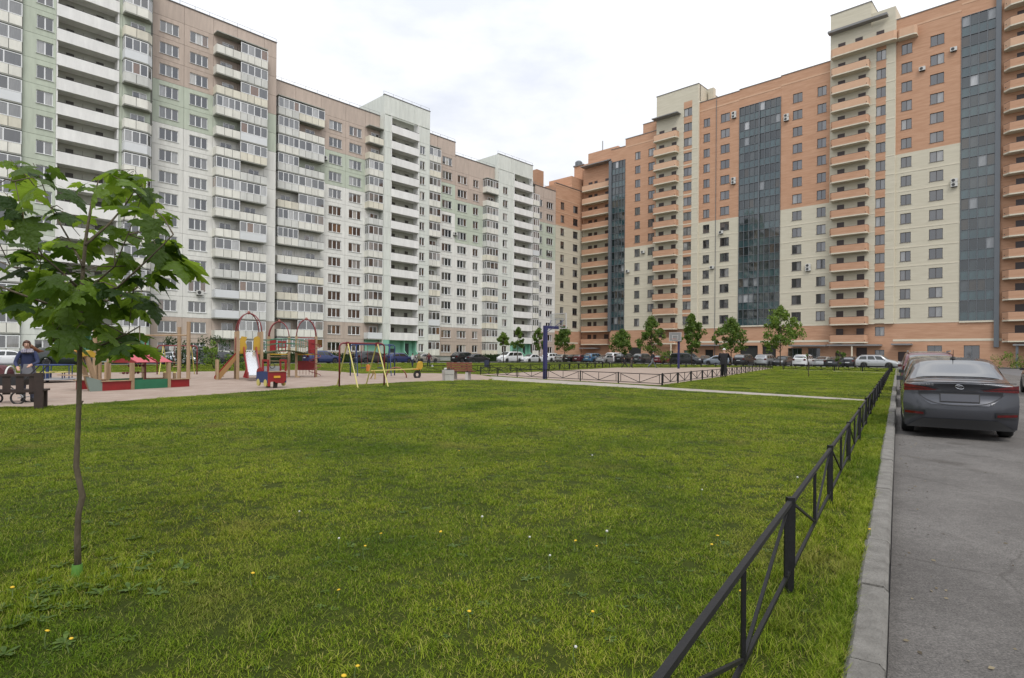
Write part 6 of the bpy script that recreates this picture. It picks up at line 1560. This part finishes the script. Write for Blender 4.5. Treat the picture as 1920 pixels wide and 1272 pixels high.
for cx, cy in CL:
    cy -= 12; cx -= 22 if cx > 285 else 0
    dd = rl.uniform(-.42, .48); c = at(cx, cy, dd)
    near_ = min(BP, key=lambda p: (p - c).length)
    if (near_ - c).length > .08: mk('twig', MB().tube([near_, (near_ + c) / 2 + Vector((0, 0, .02)), c], [.004, .003, .002], 5), M_mbark, MP)
    for k in range((6 if cy > 420 else 5) if rl.random() < .65 else 4):
        a = rl.random() * 2 * pi; s_ = rl.choice([rl.uniform(.07, .11), rl.uniform(.11, .155), rl.uniform(.14, .18)]); off = Vector((cos(a), sin(a), rl.uniform(-.3, .3))) * rl.uniform(.0, .05)
        pitch = rl.uniform(-1.1, .1)
        eu = (pitch, rl.uniform(-.35, .35), a - pi / 2); lm1 = rl.choice(LM)
        tip = c + off + Euler(eu).to_matrix() @ Vector((0, 1.2 * s_, -.2 * s_)) + Vector((-2.54, 3.48, LZ))
        tx, ty = 960 + tip.x / tip.y * 1110, 664 - (tip.z - 1.45) / tip.y * 1110
        if -10 < tx < 92 and 612 < ty < 720: continue          # the crown is open here, towards the bench
        ob('leaf', lm1, MP, c + off, eu, None, s_)
# the plastic guard at the foot of the trunk
SOIL = ((-2.45, 3.30, .26), (-2.62, 2.92, .18), (-2.02, 3.05, .13))
gd = mk('tree_guard', MB().lathe([(.029, 0), (.028, .05), (.026, .075), (.023, .075), (.024, .05), (.025, 0)], 12), mat('guard_green', (.10, .24, .04), .5), None, (-2.535, 3.465, LZ + .005)); tag(gd, 'bright green plastic sleeve round the foot of the maple trunk', 'tree guard')

# ------------------------------------------------------------------ grass
def inside(p, poly):
    c = False; j = len(poly) - 1
    for i in range(len(poly)):
        a, b = poly[i], poly[j]
        if (a[1] > p[1]) != (b[1] > p[1]) and p[0] < (b[0] - a[0]) * (p[1] - a[1]) / (b[1] - a[1]) + a[0]: c = not c
        j = i
    return c
def blade_mat():
    m = bpy.data.materials.new('grass_blade'); m.use_nodes = True; n = m.node_tree.nodes; l = m.node_tree.links.new; b = n['Principled BSDF']; o = n['Material Output']
    g = n.new('ShaderNodeNewGeometry'); oi = n.new('ShaderNodeObjectInfo')
    def nz(s, d=4): x = n.new('ShaderNodeTexNoise'); x.inputs['Scale'].default_value = s; x.inputs['Detail'].default_value = d; l(g.outputs['Position'], x.inputs['Vector']); return x.outputs['Fac']
    def ramp(f, cs):
        r = n.new('ShaderNodeValToRGB'); e = r.color_ramp.elements
        e[0].position, e[0].color = cs[0][0], (*cs[0][1], 1); e[1].position, e[1].color = cs[1][0], (*cs[1][1], 1)
        for p_, c_ in cs[2:]: q = e.new(p_); q.color = (*c_, 1)
        l(f, r.inputs['Fac']); return r.outputs[0]
    base = ramp(g.outputs['Random Per Island'], [(0, (.068, .118, .006)), (.46, (.160, .230, .012)), (.84, (.275, .335, .028)), (.965, (.42, .36, .13))])
    big = ramp(nz(.55, 6), [(.34, (.52, .66, .5)), (.5, (.95, .98, .9)), (.68, (1.32, 1.24, 1.1))])
    x = n.new('ShaderNodeMix'); x.data_type = 'RGBA'; x.blend_type = 'MULTIPLY'; x.inputs[0].default_value = 1; l(base, x.inputs[6]); l(big, x.inputs[7])
    dry = ramp(nz(.8, 7), [(.56, (0, 0, 0)), (.74, (.62, .62, .62))]); dc = n.new('ShaderNodeRGB'); dc.outputs[0].default_value = (.26, .225, .07, 1)
    y = n.new('ShaderNodeMix'); y.data_type = 'RGBA'; l(dry, y.inputs[0]); l(x.outputs[2], y.inputs[6]); l(dc.outputs[0], y.inputs[7])
    l(y.outputs[2], b.inputs['Base Color']); b.inputs['Roughness'].default_value = .65; b.inputs['Specular IOR Level'].default_value = .12
    t = n.new('ShaderNodeBsdfTranslucent'); l(y.outputs[2], t.inputs['Color']); ms = n.new('ShaderNodeMixShader'); ms.inputs[0].default_value = .3; l(b.outputs[0], ms.inputs[1]); l(t.outputs[0], ms.inputs[2]); l(ms.outputs[0], o.inputs['Surface'])
    return m
M_blade = blade_mat()
gcol = bpy.data.collections.new('grass_source')
def src(nm, mb, m):
    o = bpy.data.objects.new(nm, mb.mesh(nm, m)); gcol.objects.link(o); return o
def tuft(seed, n_, rad, hmin, hmax, wd, bend=.7):
    rr = R_(seed); mb = MB()
    for _ in range(n_):
        a = rr.random() * 6.28; q = rad * rr.random() ** .5; x, y = q * cos(a), q * sin(a); h = rr.uniform(hmin, hmax); b = rr.random() * 6.28; w_ = wd * rr.uniform(.6, 1.3)
        dx, dy = cos(b), sin(b); px, py = -dy * w_ / 2, dx * w_ / 2; bd = h * bend * rr.uniform(.3, 1.3); hz = h * rr.uniform(.75, 1)
        mb.add([(x - px, y - py, 0), (x + px, y + py, 0), (x + px * .8 + dx * bd * .35, y + py * .8 + dy * bd * .35, hz * .6), (x - px * .8 + dx * bd * .35, y - py * .8 + dy * bd * .35, hz * .6), (x + dx * bd, y + dy * bd, hz)], [(0, 1, 2, 3), (3, 2, 4)])
    return mb
for i in range(7): src('tuft_%02d' % i, tuft(200 + i, 58, .085, .014, .046, .0034, .9), M_blade)      # 0..6 mown turf
for i in range(3): src('tuft_%02d' % (7 + i), tuft(300 + i, 30, .07, .05, .13, .005, .8), M_blade)    # 7..9 longer grass
M_weed = leaf_mat('weed_leaf', (.05, .10, .014), (.13, .20, .035), .35)
def rosette(seed, n_, L0, wd):
    rr = R_(seed); mb = MB()
    for k in range(n_):
        a = 2 * pi * k / n_ + rr.uniform(-.4, .4); L_ = L0 * rr.uniform(.6, 1.2); w_ = wd * rr.uniform(.7, 1.2); up = rr.uniform(.15, .8); d = Vector((cos(a), sin(a), 0)); s_ = Vector((-sin(a), cos(a), 0))
        P = []
        for f, ww in ((0, .12), (.3, .55), (.6, 1.0), (.85, .7), (1, .05)):
            c = d * L_ * f + Vector((0, 0, .012 + L_ * up * (f - .55 * f * f))); P.append((c - s_ * w_ * ww / 2, c + s_ * w_ * ww / 2))
        for (a0, a1), (b0, b1) in zip(P, P[1:]): mb.add([a0, a1, b1, b0], [(0, 1, 2, 3)])
    return mb
for i in range(3): src('tuft_%02d' % (10 + i), rosette(400 + i, 9, .10, .032), M_weed)                 # dandelion-like rosettes
def clover(seed):
    rr = R_(seed); mb = MB()
    for _ in range(16):
        x, y, z = rr.uniform(-.08, .08), rr.uniform(-.08, .08), rr.uniform(.02, .05); a0 = rr.random() * 6.3
        for k in range(3):
            a = a0 + 2.09 * k; d = Vector((cos(a), sin(a), rr.uniform(-.1, .3))) * .011; s_ = Vector((-sin(a), cos(a), 0)) * .007; c = Vector((x, y, z)); mb.add([c, c + d - s_, c + d * 1.6, c + d + s_], [(0, 1, 2, 3)])
    return mb
src('tuft_13', clover(500), M_weed); src('tuft_14', clover(501), M_weed)
keep_out = [play, path, court]
pts, rots, scl, vid = [], [], [], []
rg = R_(9)
order = sorted(o.name for o in gcol.objects); IDX = {nm: i for i, nm in enumerate(order)}
def gadd(x, y, kind, s_, z=LZ, zf=1.0):
    pts.append((x, y, z)); rots.append((rg.uniform(-.12, .12), rg.uniform(-.12, .12), rg.random() * 6.28)); scl.extend((s_, s_, s_ * zf)); vid.append(IDX[kind])
def free(x, y):
    n_ = x * RN.x + y * RN.y
    if y < 5 and any((x - a) ** 2 + ((y - b) / .7) ** 2 < (r_ * rg.uniform(.0, 1.0)) ** 2 for a, b, r_ in SOIL): return False
    if y > 42 and x * dL.x + y * dL.y > cR - 31: return False
    if y > 42 and x * nL.x + y * nL.y < cL + 20.7: return False
    return n_ < -.19 and not any(inside((x, y), k) for k in keep_out)
def band(d0, d1, dens, s_, longp, weedp, zf=1.0):
    area = .91 * (d1 * d1 - d0 * d0) ; N = int(area * dens)
    for _ in range(N):
        y = sqrt(rg.uniform(d0 * d0, d1 * d1)); x = rg.uniform(-.92, .78) * y
        if not free(x, y): continue
        n_ = x * RN.x + y * RN.y; nn = noise.noise(Vector((x * .9, y * .9, 3))); lp = longp * (2.2 if nn > .15 else .5); 
        if -1.0 < n_ < -.2: lp += .12
        r = rg.random()
        if r < weedp * (2.5 if nn < -.1 else .6): gadd(x, y, rg.choice(['tuft_10', 'tuft_11', 'tuft_12', 'tuft_13', 'tuft_14', 'tuft_13']), rg.uniform(.3, .55) * s_, zf=zf)
        elif r < weedp + lp: gadd(x, y, 'tuft_%02d' % rg.randint(7, 9), rg.uniform(.6, 1.0) * s_, zf=zf)
        else: gadd(x, y, 'tuft_%02d' % rg.randint(0, 6), rg.uniform(.7, 1.25) * s_, zf=zf)
band(1.4, 4.5, 300, .82, .05, .05, .60)
band(4.5, 9, 180, 1.0, .03, .03, .52)
band(9, 18, 95, 1.45, .02, .02, .45)
band(18, 42, 36, 2.0, .01, .005, .32)
band(42, 82, 7, 4.0, 0, 0, .25)
# ragged edges: longer grass along the kerb, the fence feet and the edge of the gravel
for k in range(1500):
    t = rg.uniform(1.2, 22) if k % 2 else rg.uniform(1.2, 9); x, y, _ = rp(t, -.20 - abs(rg.gauss(0, .05))); gadd(x, y, 'tuft_%02d' % rg.randint(7, 9), rg.uniform(.4, .75), zf=.75)
for k in range(900):
    t = rg.uniform(1.2, 22); x, y, _ = rp(t, -.515 + rg.gauss(0, .07)); gadd(x, y, 'tuft_%02d' % rg.randint(7, 9), rg.uniform(.5, .9), zf=.8)
for k in range(200):
    a = rg.random() * 6.28; q = abs(rg.gauss(0, .45)); gadd(-2.45 + q * cos(a), 3.3 + q * sin(a), rg.choice(['tuft_07', 'tuft_08', 'tuft_09', 'tuft_10', 'tuft_12']), rg.uniform(.4, .7))
gm = bpy.data.meshes.new('grass'); gm.from_pydata(pts, [], [])
for nm, ty, dat, key in (('rot', 'FLOAT_VECTOR', [c for r in rots for c in r], 'vector'), ('scl', 'FLOAT_VECTOR', scl, 'vector'), ('vid', 'INT', vid, 'value')):
    at_ = gm.attributes.new(nm, ty, 'POINT'); at_.data.foreach_set(key, dat)
grass = bpy.data.objects.new('grass', gm); COL.objects.link(grass); tag(grass, 'short mown grass of the lawn with weeds and dry stalks', 'grass', kind='stuff')
ng = bpy.data.node_groups.new('scatter', 'GeometryNodeTree')
ng.interface.new_socket('Geometry', in_out='INPUT', socket_type='NodeSocketGeometry'); ng.interface.new_socket('Geometry', in_out='OUTPUT', socket_type='NodeSocketGeometry')
N_ = ng.nodes.new; gi, go = N_('NodeGroupInput'), N_('NodeGroupOutput'); iop = N_('GeometryNodeInstanceOnPoints'); ci = N_('GeometryNodeCollectionInfo')
ci.inputs[0].default_value = gcol; ci.inputs[1].default_value = True; ci.inputs[2].default_value = True
def na(nm, ty): x = N_('GeometryNodeInputNamedAttribute'); x.data_type = ty; x.inputs['Name'].default_value = nm; return x.outputs['Attribute']
e2r = N_('FunctionNodeEulerToRotation'); K = ng.links.new
K(gi.outputs[0], iop.inputs['Points']); K(ci.outputs[0], iop.inputs['Instance']); iop.inputs['Pick Instance'].default_value = True
K(na('vid', 'INT'), iop.inputs['Instance Index']); K(na('rot', 'FLOAT_VECTOR'), e2r.inputs[0]); K(e2r.outputs[0], iop.inputs['Rotation']); K(na('scl', 'FLOAT_VECTOR'), iop.inputs['Scale']); K(iop.outputs[0], go.inputs[0])
md = grass.modifiers.new('scatter', 'NODES'); md.node_group = ng

# ------------------------------------------------------------------ dandelions
M_dand = mat('dandelion_yellow', (.65, .42, .02), .7); M_clock = mat('dandelion_clock', (.55, .55, .52), .9); M_dstem = mat('dandelion_stem', (.12, .17, .05), .6)
def dand(clock):
    hd = MB().lathe([(.004, -.004), (.018, 0), (.020, .004), (.012, .010), (.002, .012)] if not clock else [(.002, -.016), (.012, -.012), (.018, 0), (.012, .012), (.002, .016)], 12).mesh('flower_head', M_clock if clock else M_dand, True)
    st = MB().tube([(0, 0, 0), (.008, .002, .05), (.004, .006, .09)], [.003, .0025, .002], 5).mesh('stem', M_dstem)
    return hd, st
DH, DS = dand(False); CH, CS = dand(True)
def dandelion(x, y, clock, h):
    r = empty('dandelion', (x, y, LZ)); 
    tag(r, 'white dandelion clock standing in the lawn' if clock else 'yellow dandelion flower standing in the lawn', 'flower', 'dandelion clocks in the lawn' if clock else 'yellow dandelions in the lawn')
    o = ob('stem', CS if clock else DS, r, (0, 0, 0), rg.random() * 6.3, None, (1, 1, h / .09)); ob('flower_head', CH if clock else DH, r, (.004, .006, h), (rg.uniform(-.3, .3), rg.uniform(-.3, .3), 0), None, rg.uniform(.4, .6))
def gpx(x, y): dx, dy = x - 960, y - 664; v = dy - .008 * dx; D = (1.45 - LZ - .06) * 1110 / v; return (dx + .008 * dy) / 1110 * D, D
for x, y in ((472, 1082), (633, 1101), (683, 1033), (713, 999), (825, 993), (878, 1155), (1078, 1018), (1118, 1023), (1388, 1108), (1334, 1019), (1345, 1010), (642, 1266), (668, 1252), (1110, 1155), (85, 1192), (130, 1201), (20, 1113), (1630, 997), (860, 845), (1024, 870)):
    X, Y = gpx(x, y); dandelion(X, Y, False, rg.uniform(.04, .09))
for x, y in ((634, 1015), (903, 977), (1030, 1056), (992, 1012), (1137, 1007), (1078, 1218), (1495, 900), (1110, 860), (560, 960), (1316, 920)):
    X, Y = gpx(x, y); dandelion(X, Y, True, rg.uniform(.06, .12))

# ------------------------------------------------------------------ litter and dead leaves along the kerb foot
lm_ = MB(); rk = R_(55)
for k in range(150):
    t = rk.uniform(1.6, 16) ** 1.0; n_ = .02 + abs(rk.gauss(0, .22)) if rk.random() < .75 else rk.uniform(.1, 2.2); x, y, _ = rp(t, n_); s_ = rk.uniform(.006, .022); a = rk.random() * 6.28
    lm_.add([(x + s_ * cos(a), y + s_ * sin(a), .006), (x + s_ * .5 * cos(a + 1.5), y + s_ * .5 * sin(a + 1.5), .012), (x - s_ * cos(a), y - s_ * sin(a), .007), (x - s_ * .5 * cos(a + 1.4), y - s_ * .5 * sin(a + 1.4), .005)], [(0, 1, 2, 3)])
lt = mk('leaf_litter', lm_, leaf_mat('dry_litter', (.05, .035, .02), (.24, .20, .12), .1)); tag(lt, 'scattered dry leaf litter along the foot of the kerb', 'litter', kind='stuff')
